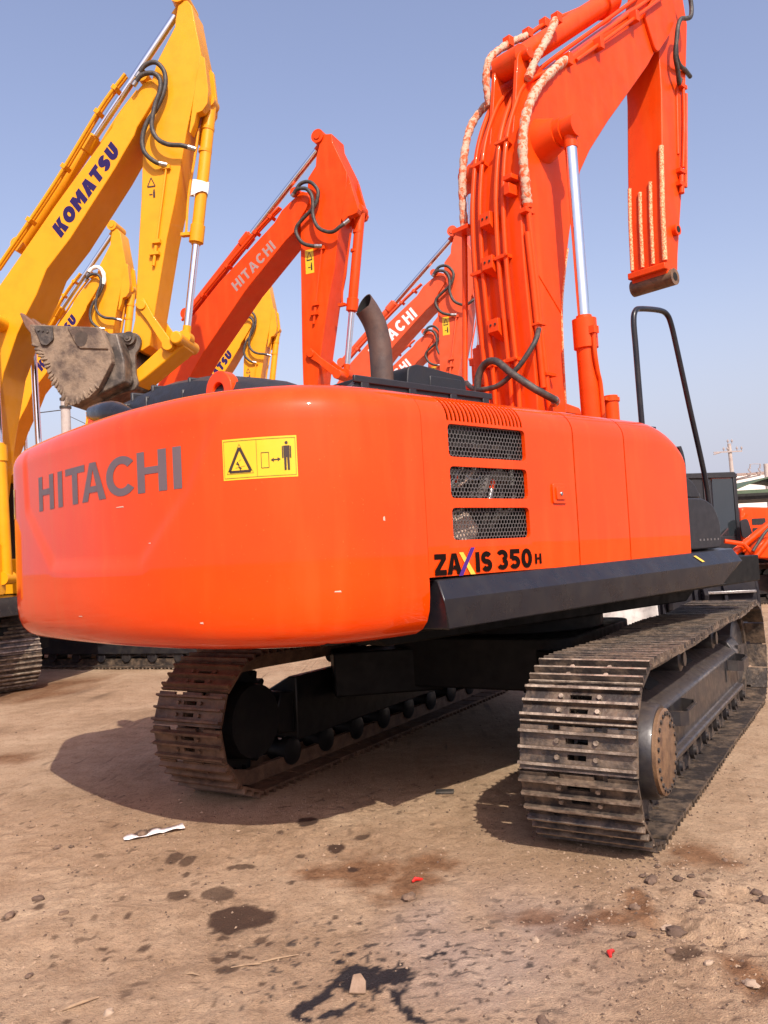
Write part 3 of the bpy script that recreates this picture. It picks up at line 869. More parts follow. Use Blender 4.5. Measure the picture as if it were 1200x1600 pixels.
# second and third side panels
xs2 = [-1.143, -0.9, -0.583]
p2 = skin('side_panel', xs2, EX).build('side_panel', 'orange_paint', EX, smooth=40)
thick(p2, 0.01)
xs3 = [-0.571, -0.4, -0.18] + [round(-0.18 + 0.40 * math.sin(k / 9 * math.pi / 2), 4) for k in range(1, 10)]
p3 = skin('side_panel', xs3, EX, rolled=True).build('side_panel', 'orange_paint', EX, smooth=40)
thick(p3, 0.01)
# left side hood and top
HPL = [(-y, z) for y, z in HP]
lp = skin('side_panel', [-2.452, -1.8, -1.155], EX, prof=HPL).build('side_panel', 'orange_paint', EX, smooth=40)
lp = skin('side_panel', [-1.143, -0.6, 0.05], EX, prof=HPL).build('side_panel', 'orange_paint', EX, smooth=40)
mb = MB(); mb.box(-2.45, 0.02, -0.72, 0.72, 2.38, 2.437)
mb.build('hood_top', 'orange_paint', EX, bevel=0.008)
# dark body inside the panels and the revolving frame
mb = MB()
mb.box(-2.42, 0.19, -1.20, 1.42, 1.40, 2.10)
mb.box(-2.42, -0.02, -1.10, 1.30, 2.09, 2.36)
mb.build('engine_bay', 'bay_black', EX)
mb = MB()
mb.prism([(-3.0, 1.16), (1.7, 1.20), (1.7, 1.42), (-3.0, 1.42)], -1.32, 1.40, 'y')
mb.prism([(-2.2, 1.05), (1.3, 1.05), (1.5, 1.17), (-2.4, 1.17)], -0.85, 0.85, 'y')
mb.build('revolving_frame', 'under_shade_black', EX, bevel=0.01)
# engine parts that show through the grilles
mb = MB()
for k in range(7):
    x = -2.2 + k * 0.11
    mb.tube(smooth_path([(x, -1.31, 1.62 + 0.08 * (k % 3)), (x + 0.05, -1.36, 1.85), (x + 0.12, -1.30, 2.2)], 6), 0.018, 8, 0)
mb.cyl((-2.3, -1.33, 1.99), (-1.65, -1.33, 1.99), 0.05, mi=0)
mb.box(-2.3, -1.6, -1.36, -1.30, 2.16, 2.19, 0)
mb.cyl((-1.98, -1.36, 1.82), (-1.93, -1.38, 2.0), 0.032, mi=0)
mb.cyl((-1.86, -1.40, 1.84), (-1.83, -1.40, 1.93), 0.020, mi=1)
mb.cyl((-1.835, -1.40, 1.925), (-1.815, -1.40, 1.975), 0.022, mi=2)
mb.cyl((-1.93, -1.41, 1.85), (-1.925, -1.41, 1.88), 0.012, mi=3)
mb.cyl((-2.22, -1.40, 1.73), (-2.17, -1.40, 1.80), 0.020, mi=1)
vs = []; fs = []
seg = 14
for i in range(10):
    a = i / 9 * math.pi
    for k in range(seg):
        bq = 2 * math.pi * k / seg
        rr = 0.095 * math.sin(a) * (1 + 0.18 * math.sin(3 * bq + i))
        vs.append((-2.05 + 0.03 * i / 9 + rr * 1.1 * math.cos(bq), -1.345 + rr * 0.6 * math.sin(bq), 1.60 + 0.20 * (1 - math.cos(a)) / 2))
for i in range(9):
    for k in range(seg):
        l = (k + 1) % seg
        fs.append((i * seg + k, i * seg + l, (i + 1) * seg + l, (i + 1) * seg + k))
mb.add(vs, fs, 4)
for k in range(5): mb.tube(smooth_path([(-2.27 + 0.05 * k, -1.425, 1.87 + 0.03 * k), (-2.2 + 0.05 * k, -1.43, 1.93 + 0.01 * k), (-2.12 + 0.06 * k, -1.42, 2.02)], 5), 0.009, 7, (1, 0, 4, 0, 1)[k])
for k in range(4): mb.box(-2.25 + 0.035 * k, -2.24 + 0.035 * k, -1.43, -1.41, 1.95, 2.0, (4, 1, 0, 2)[k])
mb.tube(smooth_path([(-1.98, -1.43, 1.86), (-1.93, -1.44, 1.96), (-1.9, -1.42, 2.03)], 5), 0.03, 10, 0)
mb.tube(smooth_path([(-2.26, -1.43, 1.72), (-2.2, -1.43, 1.79), (-2.13, -1.43, 1.81)], 5), 0.014, 8, 1)
mb.build('engine', ['rubber', 'steel', 'orange_boom', 'red_plastic', 'insulation'], EX)

# --- black skirt under the panels (catwalk edge)
mb = MB()
def skirt_sec(x, top):
    return [(x, -1.36, top + 0.012), (x, -1.495, top), (x, -1.568, top - 0.098), (x, -1.568, top - 0.112), (x, -1.556, top - 0.252), (x, -1.20, top - 0.26), (x, -1.20, top)]
secs = [skirt_sec(-2.40, 1.440), skirt_sec(-1.0, 1.462), skirt_sec(0.45, 1.487), skirt_sec(0.62, 1.49), skirt_sec(0.86, 1.494)]
# oblique cut at both ends
s0 = secs[0]; secs[0] = [(p[0] - 0.04 if i in (2, 3) else p[0], p[1], p[2]) for i, p in enumerate(s0)]
s4 = secs[4]; secs[4] = [(p[0] - (0.30 if i in (4, 5) else 0.06 if i == 3 else 0), p[1], p[2]) for i, p in enumerate(s4)]
for s_ in secs: mb.v += s_
n = 7
for i in range(4):
    for k in range(n):
        l = (k + 1) % n
        mb.f.append((i * n + k, i * n + l, (i + 1) * n + l, (i + 1) * n + k)); mb.m.append(0)
mb.f.append(tuple(range(n))[::-1]); mb.f.append(tuple(4 * n + k for k in range(n))); mb.m += [0, 0]
skirt = mb.build('side_skirt', 'black_paint', EX, bevel=0.008)
mb = MB()
mb.add([(0.20, -1.519, 1.4605), (0.235, -1.519, 1.461), (0.29, -1.5565, 1.4145), (0.255, -1.5565, 1.4135)], [(3, 2, 1, 0)])
mb.build('reflector', 'yellow_stroke', skirt, smooth=0)
# --- black tool box and tank cover in front of the panels
mb = MB()
mb.prism(round_poly([(0.245, 1.50), (0.74, 1.505), (0.745, 1.70), (0.66, 1.83), (0.50, 1.885), (0.245, 1.885)], 0.05), -1.47, -0.80, 'y')
tb = mb.build('tool_box', 'plastic_black', EX, bevel=0.012)
mb = MB()
for k in range(6): mb.box(0.40 + k * 0.055, 0.418 + k * 0.055, -1.474, -1.468, 1.565, 1.58)
mb.build('rivet_row', 'steel', tb)
mb = MB()
mb.prism(round_poly([(0.235, 1.89), (0.61, 1.89), (0.53, 2.0), (0.40, 2.06), (0.25, 2.08)], 0.05), -1.40, -0.85, 'y')
mb.build('tank_cover', 'plastic_black', EX, bevel=0.02)
mb = MB()
pr = [(-0.18 + 0.43 * math.sin(k / 10 * math.pi / 2) + 0.018, 2.43 - 0.31 * (1 - math.cos(k / 10 * math.pi / 2)) + 0.004) for k in range(7, 11)] + [(0.262, 1.9)]
inn = [(x - 0.035, z - 0.012) for x, z in pr]
mb.prism(pr + inn[::-1], -1.475, -0.75, 'y')
mb.build('front_trim', 'plastic_black', EX, bevel=0.004)
# --- handrail
mb = MB()
hr = smooth_path([(0.0, -1.30, 2.40), (-0.008, -1.30, 2.70), (-0.014, -1.30, 3.0), (-0.018, -1.30, 3.19), (0.015, -1.30, 3.275), (0.10, -1.30, 3.305), (0.36, -1.30, 3.335), (0.47, -1.30, 3.32), (0.525, -1.30, 3.25), (0.585, -1.30, 3.07), (0.72, -1.30, 2.62), (0.91, -1.30, 1.98), (0.93, -1.30, 1.55)], 6)
mb.tube(hr, 0.021, 14)
mb.cyl((0.0, -1.30, 2.40), (0.0, -1.30, 2.416), 0.045)
mb.box(0.02, 0.14, -1.33, -1.29, 2.402, 2.42)
mb.build('handrail', 'black_paint', EX)
# --- exhaust
mb = MB()
ex = smooth_path([(-2.10, -0.825, 2.40), (-2.10, -0.825, 2.72), (-2.105, -0.822, 2.86), (-2.125, -0.816, 2.965), (-2.165, -0.806, 3.045), (-2.212, -0.797, 3.105)], 6)
RX_ = 0.069
mbt = MB(); mbt.tube(ex, RX_, 32, 0, caps=False)
cutn = Vector((-0.82, 0.10, 0.36)).normalized(); cutp = Vector((-2.195, -0.80, 3.085)); tdir = (ex[-1] - ex[-3]).normalized()
for i in range(len(mbt.v) - 32 * 3, len(mbt.v)):          # oblique mouth
    v_ = Vector(mbt.v[i]); tt = (cutp - v_).dot(cutn) / tdir.dot(cutn); row = (i - (len(mbt.v) - 96)) // 32
    mbt.v[i] = tuple(v_ + tdir * (tt - (2 - row) * 0.03))
mb.v += mbt.v; mb.f += mbt.f; mb.m += mbt.m
o_ = len(mb.v) - 32
last = [Vector(mb.v[o_ + k]) for k in range(32)]
cen = sum(last, Vector()) / 32
inn_ = [cen + (p - cen) * 0.93 for p in last]; deep = [p - tdir * 0.16 + Vector((0, 0, -0.03)) for p in inn_]
mb.v += [tuple(p) for p in inn_] + [tuple(p) for p in deep]
for k in range(32):
    l = (k + 1) % 32
    mb.f.append((o_ + k, o_ + l, o_ + 32 + l, o_ + 32 + k)); mb.m.append(0)
    mb.f.append((o_ + 32 + k, o_ + 32 + l, o_ + 64 + l, o_ + 64 + k)); mb.m.append(1)
mb.f.append(tuple(o_ + 64 + k for k in range(32))); mb.m.append(1)
mb.build('exhaust_pipe', ['exhaust', 'soot_hole_shade'], EX, smooth=40)
# --- black frame and intake box on the hood
mb = MB()
fr = [(-2.60, 2.44), (-2.52, 2.52), (-2.44, 2.575), (-1.42, 2.575), (-1.34, 2.52), (-1.28, 2.44)]
mb.prism(fr, -1.02, -0.96, 'y')
top = [(-2.44, 2.575), (-1.42, 2.575)]
mb.box(-2.44, -1.42, -1.02, -0.30, 2.555, 2.574)
for x in (-2.42, -2.05, -1.70, -1.40): mb.box(x - 0.03, x + 0.03, -1.035, -0.3, 2.44, 2.58)
mb.box(-2.50, -1.34, -1.036, -1.015, 2.545, 2.586); mb.box(-2.50, -1.34, -1.036, -1.015, 2.43, 2.462)
ff = mb.build('hood_frame', 'plastic_black', EX, bevel=0.006)
mb = MB()
mb.prism(round_poly([(-2.0, 2.57), (-1.46, 2.57), (-1.48, 2.70), (-1.90, 2.735), (-1.98, 2.71)], 0.03), -0.93, -0.45, 'y')
mb.box(-1.80, -1.52, -0.936, -0.925, 2.60, 2.675)
mb.build('intake_box', 'plastic_black', EX, bevel=0.01)
# --- long black cover at the left rear of the hood, with a mirror at its end
mb = MB()
cvp = [(-0.70, 2.55, 0.12), (-0.635, 2.59, 0.14), (-0.443, 2.657, 0.18), (-0.165, 2.723, 0.20), (0.061, 2.763, 0.22), (0.475, 2.806, 0.22), (0.846, 2.809, 0.21), (1.20, 2.80, 0.20), (1.38, 2.76, 0.16)]
for y, zt, hw in cvp:
    mb.v += [(-2.70 - hw, y, 2.43), (-2.70 - hw, y, zt - 0.12), (-2.70 - hw + 0.05, y, zt - 0.04), (-2.70 - hw + 0.15, y, zt), (-2.70 + hw, y, zt), (-2.70 + hw, y, 2.43)]
n = 6
for i in range(len(cvp) - 1):
    for k in range(n):
        l = (k + 1) % n
        mb.f.append((i * n + k, i * n + l, (i + 1) * n + l, (i + 1) * n + k)[::-1]); mb.m.append(0)
mb.f.append(tuple(range(n))); mb.f.append(tuple((len(cvp) - 1) * n + k for k in range(n))[::-1]); mb.m += [0, 0]
for y, zz in ((0.12, 2.755), (0.62, 2.80), (0.93, 2.805)):
    mb.box(-2.925, -2.55, y, y + 0.025, 2.45, zz - 0.075); mb.box(-2.875, -2.55, y, y + 0.025, 2.45, zz + 0.005)
hc_ = mb.build('hood_cover', 'plastic_black', EX, bevel=0.012)
mb = MB()
lens = []
for k in range(9):
    tq = k / 8
    lens.append(((0.055 + 0.035 * math.sin(math.pi * min(1, tq * 1.15))) * (1 - 0.75 * max(0, tq - 0.45) / 0.55), tq))
path = [(-2.97, 1.36 - 0.80 * tq, 2.725 - 0.14 * tq) for _, tq in lens]
mb.tube(path, [r for r, _ in lens], 16)

mb.box(-2.99, -2.9, 1.05, 1.12, 2.45, 2.66)
mb.build('mirror', 'black_paint', EX, smooth=50)

# --- cab on the far side (mostly behind the hood and boom)
mb = MB()
for x, y in ((0.22, 0.52), (0.22, 1.44), (1.80, 0.52), (1.80, 1.44), (0.95, 0.52), (0.95, 1.44)):
    mb.box(x - 0.04, x + 0.04, y - 0.04, y + 0.04, 1.42, 2.98)
mb.prism(round_poly([(0.16, 2.96), (1.86, 2.92), (1.84, 3.0), (1.4, 3.06), (0.2, 3.06)], 0.03), 0.47, 1.49, 'y')
mb.box(0.18, 1.84, 0.48, 1.48, 1.40, 1.95)
cabo = mb.build('cab', 'orange_boom', EX, bevel=0.015)
mb = MB()
mb.box(0.24, 0.25, 0.55, 1.41, 1.95, 2.95); mb.box(1.79, 1.80, 0.55, 1.41, 1.95, 2.92)
mb.box(0.26, 1.78, 0.50, 0.51, 1.95, 2.95); mb.box(0.26, 1.78, 1.45, 1.46, 1.95, 2.95)
mb.build('window', 'glass', cabo)

# --- boom
BW = 0.29
boom_r = [(0.113, 2.752), (0.108, 3.041), (0.082, 3.469), (0.055, 3.897), (0.052, 4.332), (0.078, 4.669), (0.16, 5.07), (0.30, 5.40), (0.493, 5.671), (0.78, 5.93), (2.277, 7.104), (2.62, 7.38)]
boom_f = [(2.86, 7.36), (2.90, 7.22), (2.78, 7.02), (2.546, 6.757), (2.306, 6.461), (1.879, 6.017), (1.483, 5.61), (1.143, 5.228), (0.964, 4.977), (0.845, 4.696), (0.729, 4.335), (0.637, 4.011), (0.555, 3.671), (0.526, 3.312), (0.517, 2.785)]
foot = [(0.50, 2.3), (0.44, 1.98), (0.36, 1.86), (0.22, 1.84), (0.13, 1.95), (0.11, 2.3)]
bpoly = boom_r + boom_f + foot
bpoly = [(p.x, p.z) for p in smooth_path([(x, 0, z) for x, z in bpoly[:12]], 4)] + bpoly[12:]
mb = MB()
mb.prism(bpoly, -BW, BW, 'y')
boom = mb.build('boom', 'orange_boom', EX, bevel=0.012)
# tip cheek plates, foot tube, cylinder bosses
mb = MB()
for s_ in (-1, 1):
    mb.prism(round_poly([(2.25, 6.98), (2.45, 6.62), (2.78, 6.98), (2.94, 7.22), (2.86, 7.42), (2.62, 7.42)], 0.10), s_ * BW, s_ * (BW + 0.035), 'y')
mb.build('cheek_plate', 'orange_boom', boom, bevel=0.008)
mb = MB()
mb.cyl((0.43, -0.52, 5.10), (0.43, 0.52, 5.10), 0.115, seg=28)
for s_ in (-1, 1):
    mb.lathe((0.43, s_ * 0.28, 5.10), (0.43, s_ * 0.46, 5.10), [(0, 0.20), (0.4, 0.165), (1, 0.13)], 28)
mb.build('boom_boss', 'orange_boom', boom, smooth=40)
mb = MB()
rib = [(0.12, 4.02), (0.60, 3.72)]
mb.tube([(0.13, -BW - 0.002, 3.98), (0.52, -BW - 0.002, 3.60)], 0.006, 6)
mb.build('weld_seam', 'orange_boom', boom)
mb = MB()
wl = [(0.513, 2.80), (0.522, 3.31), (0.551, 3.67), (0.633, 4.01), (0.69, 4.2)]
mb.tube(smooth_path([(x - 0.004, -BW - 0.001, z) for x, z in wl], 10), 0.009, 6)
mb.build('weld_seam', 'weld_wear', boom)
# bracket for the arm cylinder on the boom's back
mb = MB()
for yy in (-0.15, 0.11):
    mb.prism(round_poly([(0.16, 5.02), (0.26, 5.5), (0.33, 5.92), (0.42, 6.0), (0.52, 5.96), (0.80, 5.85), (0.60, 5.6)], 0.05), yy, yy + 0.04, 'y')
mb.cyl((0.42, -0.22, 5.93), (0.42, 0.22, 5.93), 0.05)
mb.build('cylinder_bracket', 'orange_boom', boom, bevel=0.006)
# hydraulic pipes up the back of the boom
def back_line(off, y, z0=2.5, z1=5.9, extra=()):
    pts = []
    for x, z in boom_r[:10]:
        if z0 <= z <= z1: pts.append((x, z))
    pts = [(0.113, z0)] + pts
    out = []
    for i, (x, z) in enumerate(pts):
        a = pts[max(0, i - 1)]; c = pts[min(len(pts) - 1, i + 1)]
        tx, tz = c[0] - a[0], c[1] - a[1]; ll = math.hypot(tx, tz) or 1
        out.append((x - tz / ll * off, y, z + tx / ll * off))
    return out + list(extra)
def mk_tubes(name, tubes, r, parent, m, seg=10, n=6):
    for pts in tubes:
        mb = MB(); mb.tube(smooth_path(pts, n), r, seg); mb.build(name, m, parent, smooth=60)
mk_tubes('pipe', [back_line(0.055, 0.20, extra=[(0.95, 0.2, 6.16)]), back_line(0.055, 0.115, extra=[(0.95, 0.115, 6.16)])], 0.021, boom, 'orange_boom')
mk_tubes('pipe', [back_line(0.055, -0.065) + [(0.86, -0.13, 6.07), (1.5, -0.2, 6.58), (2.55, -0.24, 7.42)],
                  back_line(0.055, -0.145) + [(0.92, -0.22, 6.02), (1.5, -0.27, 6.49), (2.55, -0.31, 7.32)]], 0.021, boom, 'orange_boom')
mk_tubes('pipe', [[(1.0, -0.30, 6.03), (1.5, -0.34, 6.42), (2.3, -0.36, 7.05), (2.6, -0.36, 7.28)]], 0.018, boom, 'orange_boom')
# outer pipes with wrapped hoses
mk_tubes('pipe', [[(0.02, 0.43, 2.45), (0.03, 0.43, 3.0), (0.10, 0.43, 3.8), (0.147, 0.43, 4.479)], [(0.24, -0.335, 2.6), (0.203, -0.335, 2.881), (0.142, -0.335, 3.739), (0.085, -0.335, 4.432)],
                  [(0.16, -0.325, 2.9), (0.12, -0.325, 3.6), (0.072, -0.325, 4.2)]], 0.026, boom, 'orange_boom', 12)
def wrap(pts, r):
    path = smooth_path(pts, 10)
    rr = [r * (1 + 0.10 * math.sin(i * 2.1) + 0.06 * math.sin(i * 0.7)) for i in range(len(path))]
    mb = MB(); mb.tube(path, rr, 14); mb.build('hose', 'hose_wrap', boom, smooth=60)
wrap([(0.147, 0.43, 4.46), (0.150, 0.43, 4.837), (0.19, 0.42, 5.18), (0.29, 0.39, 5.50), (0.50, 0.33, 5.76), (0.67, 0.28, 5.90)], 0.036)
wrap([(0.085, -0.335, 4.44), (0.06, -0.345, 4.62), (0.055, -0.345, 4.92), (0.145, -0.335, 5.224), (0.33, -0.325, 5.511), (0.60, -0.31, 5.78), (0.84, -0.29, 5.98)], 0.040)
wrap([(0.33, 0.20, 5.60), (0.30, 0.20, 5.82), (0.36, 0.19, 6.05), (0.62, 0.17, 6.28), (0.90, 0.15, 6.46)], 0.034)
wrap([(0.40, -0.19, 5.70), (0.52, -0.20, 5.92), (0.72, -0.19, 6.18), (0.90, -0.17, 6.44)], 0.036)
mk_tubes('pipe', [[(0.90, 0.15, 6.46), (1.15, 0.13, 6.66), (1.7, 0.12, 7.02), (2.3, 0.12, 7.42)]], 0.022, boom, 'orange_boom')
# clamps and brackets across the back
CL = []
def clamp(z, ys):
    mb = MB(); CL.append(mb)
    x = np.interp(z, [p[1] for p in boom_r[:10]], [p[0] for p in boom_r[:10]])
    sl_ = (np.interp(z + 0.1, [p[1] for p in boom_r[:10]], [p[0] for p in boom_r[:10]]) - np.interp(z - 0.1, [p[1] for p in boom_r[:10]], [p[0] for p in boom_r[:10]])) / 0.2
    M = Matrix.Translation((x, 0, z)) @ Matrix.Rotation(math.atan(sl_), 4, 'Y')
    mb.box(-0.085, 0.0, ys[0], ys[1], -0.016, 0.016, M=M)
    for yy in ys: mb.cyl(M @ Vector((-0.09, yy, 0)), M @ Vector((-0.07, yy, 0)), 0.014, seg=6)
for z in (3.17, 3.98, 4.95): clamp(z, (0.09, 0.225))
for z in (3.17, 4.04, 5.05): clamp(z, (-0.17, -0.04))
for z in (3.48, 4.02, 4.40):                     # folded sheet brackets
    mb = MB(); CL.append(mb)
    x = np.interp(z, [p[1] for p in boom_r[:10]], [p[0] for p in boom_r[:10]])
    mb.add([(x - 0.10, 0.085, z - 0.05), (x - 0.10, -0.03, z - 0.05), (x - 0.10, -0.03, z + 0.06), (x - 0.10, 0.085, z + 0.06),
            (x + 0.01, 0.085, z - 0.05), (x + 0.01, -0.03, z - 0.16), (x + 0.01, -0.03, z + 0.06), (x + 0.01, 0.085, z + 0.06)],
           [(0, 1, 2, 3), (0, 4, 5, 1), (3, 2, 6, 7), (1, 5, 6, 2), (0, 3, 7, 4)])
    for yy in (0.0, 0.05): mb.cyl((x - 0.101, yy, z + 0.01), (x - 0.106, yy, z + 0.01), 0.011, mi=1)
mb = MB(); CL.append(mb); mb.box(0.02, 0.18, 0.28, 0.47, 4.43, 4.47); mb.cyl((0.145, 0.43, 4.44), (0.15, 0.43, 4.56), 0.036)
mb = MB(); CL.append(mb); mb.box(0.0, 0.13, 0.28, 0.46, 3.0, 3.035)
mb = MB(); CL.append(mb); mb.box(-0.05, 0.09, -0.26, -0.20, 4.53, 4.62)
mb = MB(); CL.append(mb); mb.box(-0.05, 0.07, -0.29, -0.2, 4.65, 4.69)
mb = MB(); CL.append(mb); mb.box(0.03, 0.15, -0.36, -0.29, 4.36, 4.40); mb.cyl((0.085, -0.335, 4.40), (0.075, -0.335, 4.50), 0.037)
mb = MB(); CL.append(mb); mb.box(0.16, 0.30, -0.37, -0.29, 3.00, 3.03)
mb = MB(); CL.append(mb); mb.box(0.10, 0.2, -0.37, -0.29, 3.42, 3.44)
for (x, y, z) in ((1.35, -0.34, 6.30), (2.0, -0.36, 6.82), (0.86, -0.31, 5.98)):
    mb = MB(); CL.append(mb); mb.box(x - 0.03, x + 0.03, y - 0.03, y + 0.12, z - 0.05, z + 0.06)
for (x, y, z) in ((0.62, 0.17, 6.29), (0.9, 0.15, 6.47), (0.92, -0.17, 6.46), (1.15, 0.13, 6.66)):
    mb = MB(); CL.append(mb); mb.box(x - 0.035, x + 0.035, y - 0.04, y + 0.04, z - 0.04, z + 0.05)
chunks('pipe_clamp', ['orange_boom', 'bay_black'], boom, CL, bevel=0.003)
# black hoses at the foot of the boom
hoses = [[(0.03, 0.42, 3.07), (-0.02, 0.36, 3.05), (-0.10, 0.22, 2.97), (-0.14, 0.07, 2.93), (-0.14, -0.12, 2.94), (-0.10, -0.29, 3.06), (-0.02, -0.40, 3.24), (0.08, -0.37, 3.36), (0.13, -0.335, 3.38)],
         [(0.02, 0.20, 2.50), (-0.10, 0.165, 2.80), (-0.12, 0.14, 3.03), (-0.12, 0.06, 3.14), (-0.14, -0.08, 3.14), (-0.14, -0.25, 3.0), (-0.08, -0.42, 2.85), (0.10, -0.47, 2.77), (0.20, -0.40, 2.76)]]
for k, pts in enumerate(hoses):
    p_ = smooth_path(pts, 8)
    mb = MB(); r_ = (0.022, 0.031)[k]
    mb.tube(p_, r_, 12, 0)
    for seg_ in (p_[:9] if k == 0 else p_[:2], p_[-9:]):
        mb.tube(seg_, r_ * 1.12, 12, 1)
    mb.build('hose', ['rubber', 'steel'], boom, smooth=60)

# --- cylinders
def hyd(name, parent, p0, p1, split, rb, rr, m, collar=True, cm='chrome'):
    a, b_ = Vector(p0), Vector(p1)
    d = (b_ - a)
    c_ = a + d * split
    mb = MB()
    mb.lathe(a, c_, [(0, rb * 0.9), (0.02, rb), (0.86, rb), (0.865, rb * 1.22), (0.985, rb * 1.22), (0.99, rb * 0.8), (1.0, rb * 0.78)] if collar else [(0, rb), (1, rb)], 24)
    ax = d.normalized()
    mb.cyl(a - Vector((0, rb * 1.3, 0)), a + Vector((0, rb * 1.3, 0)), rb * 1.1)
    o = mb.build(name, m, parent, smooth=40)
    mb = MB()
    mb.cyl(c_ - ax * 0.01, b_, rr, seg=24)
    ro = mb.build('rod', cm, o, smooth=40)
    mb = MB()
    mb.cyl(b_ - Vector((0, rr * 1.6, 0)), b_ + Vector((0, rr * 1.6, 0)), rr * 1.9)
    mb.cyl(b_ - ax * (rr * 3.4), b_, rr * 1.15)
    mb.build('rod_eye', m, o, smooth=40)
    return o
for s_ in (-1, 1):
    bc = hyd('boom_cylinder', EX, (0.50, s_ * 0.56, 1.45), (0.43, s_ * 0.56, 5.10), 0.56, 0.083, 0.050, 'orange_boom')
    mb = MB()
    mb.tube(smooth_path([(0.43, s_ * 0.665, 3.34), (0.43, s_ * 0.665, 3.15), (0.46, s_ * 0.66, 3.0), (0.50, s_ * 0.655, 2.85), (0.51, s_ * 0.655, 2.3)], 6), 0.019, 10)
    mb.box(0.40, 0.47, s_ * 0.66 - 0.03, s_ * 0.66 + 0.03, 3.32, 3.38)
    mb.build('pipe', 'orange_boom', bc, smooth=50)
mb = MB()
mb.lathe((0.80, -0.55, 2.3), (0.80, -0.55, 2.83), [(0, 0.065), (0.93, 0.065), (0.94, 0.075), (1.0, 0.075)], 20)
mb.cyl((0.80, -0.55, 2.83), (0.80, -0.55, 2.85), 0.06); mb.box(0.68, 0.78, -0.575, -0.535, 2.80, 2.83)
mb.build('accumulator', 'orange_boom', EX, smooth=40)
ac = hyd('arm_cylinder', EX, (0.42, 0, 5.93), (3.10, 0, 7.98), 0.66, 0.105, 0.06, 'orange_boom')

# --- stick (arm)
SW = 0.21
stick_p = [(2.55, 4.412), (2.575, 5.03), (2.635, 5.67), (2.715, 6.395), (2.72, 6.9), (2.76, 7.4), (2.95, 7.85), (3.05, 8.10), (3.18, 8.12), (3.30, 7.9), (3.40, 7.38), (3.31, 6.894), (3.156, 6.11), (2.994, 5.345), (2.809, 4.60), (2.77, 4.38), (2.70, 4.27), (2.60, 4.28)]
mb = MB(); mb.prism(stick_p, -SW, SW, 'y')
stick = mb.build('stick', 'orange_boom', EX, bevel=0.012)
mb = MB()
mb.cyl((2.65, -SW - 0.035, 4.335), (2.65, SW + 0.035, 4.335), 0.088, seg=28)
mb.build('bushing', 'hub_rust', stick, smooth=40)
mb = MB(); mb.cyl((2.65, -SW - 0.037, 4.335), (2.65, -SW - 0.030, 4.335), 0.045, seg=20)
mb.build('pin_hole', 'soot_hole_shade', stick, smooth=40)  # dark disc painted in place of the shaded bore
for k in range(4):
    y = SW - 0.025 - k * 0.124
    mb = MB()
    z1 = (5.42, 5.33, 5.40, 5.75)[k]; z0 = 4.50
    f_ = lambda z: np.interp(z, [4.412, 5.03, 5.67, 6.395], [2.55, 2.575, 2.635, 2.715])
    if k == 3: y = -SW + 0.012
    mb.tube([(f_(z) - 0.006, y, z) for z in np.linspace(z0, z1, 12)], 0.021 if k < 3 else 0.028, 8)
    mb.build('wear_strip', 'weld_wear', stick, smooth=50)
mb = MB()
mb.box(2.50, 2.57, -SW - 0.01, SW + 0.01, 4.40, 4.47)
mb.build('bump_stop', 'orange_boom', stick, bevel=0.01)
mk_tubes('pipe', [[(3.14, -SW - 0.035, 6.62), (3.08, -SW - 0.035, 6.1), (2.99, -SW - 0.035, 5.6)], [(3.21, -SW - 0.02, 6.5), (3.05, -SW - 0.02, 5.4)], [(3.04, -SW - 0.004, 6.55), (2.96, -SW - 0.004, 5.75)]], 0.017, stick, 'orange_boom')
CL = []
for z in (6.55, 5.55, 5.40):
    mb = MB(); CL.append(mb); xx = np.interp(z, [5.4, 6.6], [2.93, 3.12])
    mb.box(xx - 0.06, xx + 0.07, -SW - 0.055, -SW, z - 0.02, z + 0.02)
    if z == 5.40: mb.cyl((2.955, -SW - 0.03, 5.5), (2.93, -SW - 0.03, 5.30), 0.028)
chunks('pipe_clamp', ['orange_boom', 'soot_hole_shade'], stick, CL, smooth=40)
mb = MB(); mb.cyl((2.76, -SW - 0.05, 4.86), (2.76, -SW, 4.86), 0.06); mb.cyl((2.76, -SW - 0.054, 4.86), (2.76, -SW - 0.045, 4.86), 0.035, mi=1)
mb.build('side_boss', ['orange_boom', 'soot_hole_shade'], stick, smooth=40)
# hoses from the boom tip down to the stick
for pts in ([(2.85, -0.38, 7.72), (3.05, -0.40, 7.60), (3.10, -0.41, 7.45), (3.11, -0.41, 7.33), (3.075, -0.41, 7.235), (3.0, -0.40, 7.19), (2.90, -0.39, 7.15), (2.84, -0.38, 7.05), (2.82, -0.36, 6.89), (2.83, -0.33, 6.74), (2.90, -0.31, 6.62), (2.97, -0.28, 6.52), (3.06, -0.255, 6.60)],
            [(2.84, -0.34, 6.85), (2.92, -0.30, 6.78), (3.06, -0.26, 6.755), (3.20, -0.24, 6.77), (3.40, -0.20, 6.78)]):
    mb = MB(); mb.tube(smooth_path(pts, 8), 0.024, 12); mb.build('hose', 'rubber', stick, smooth=60)

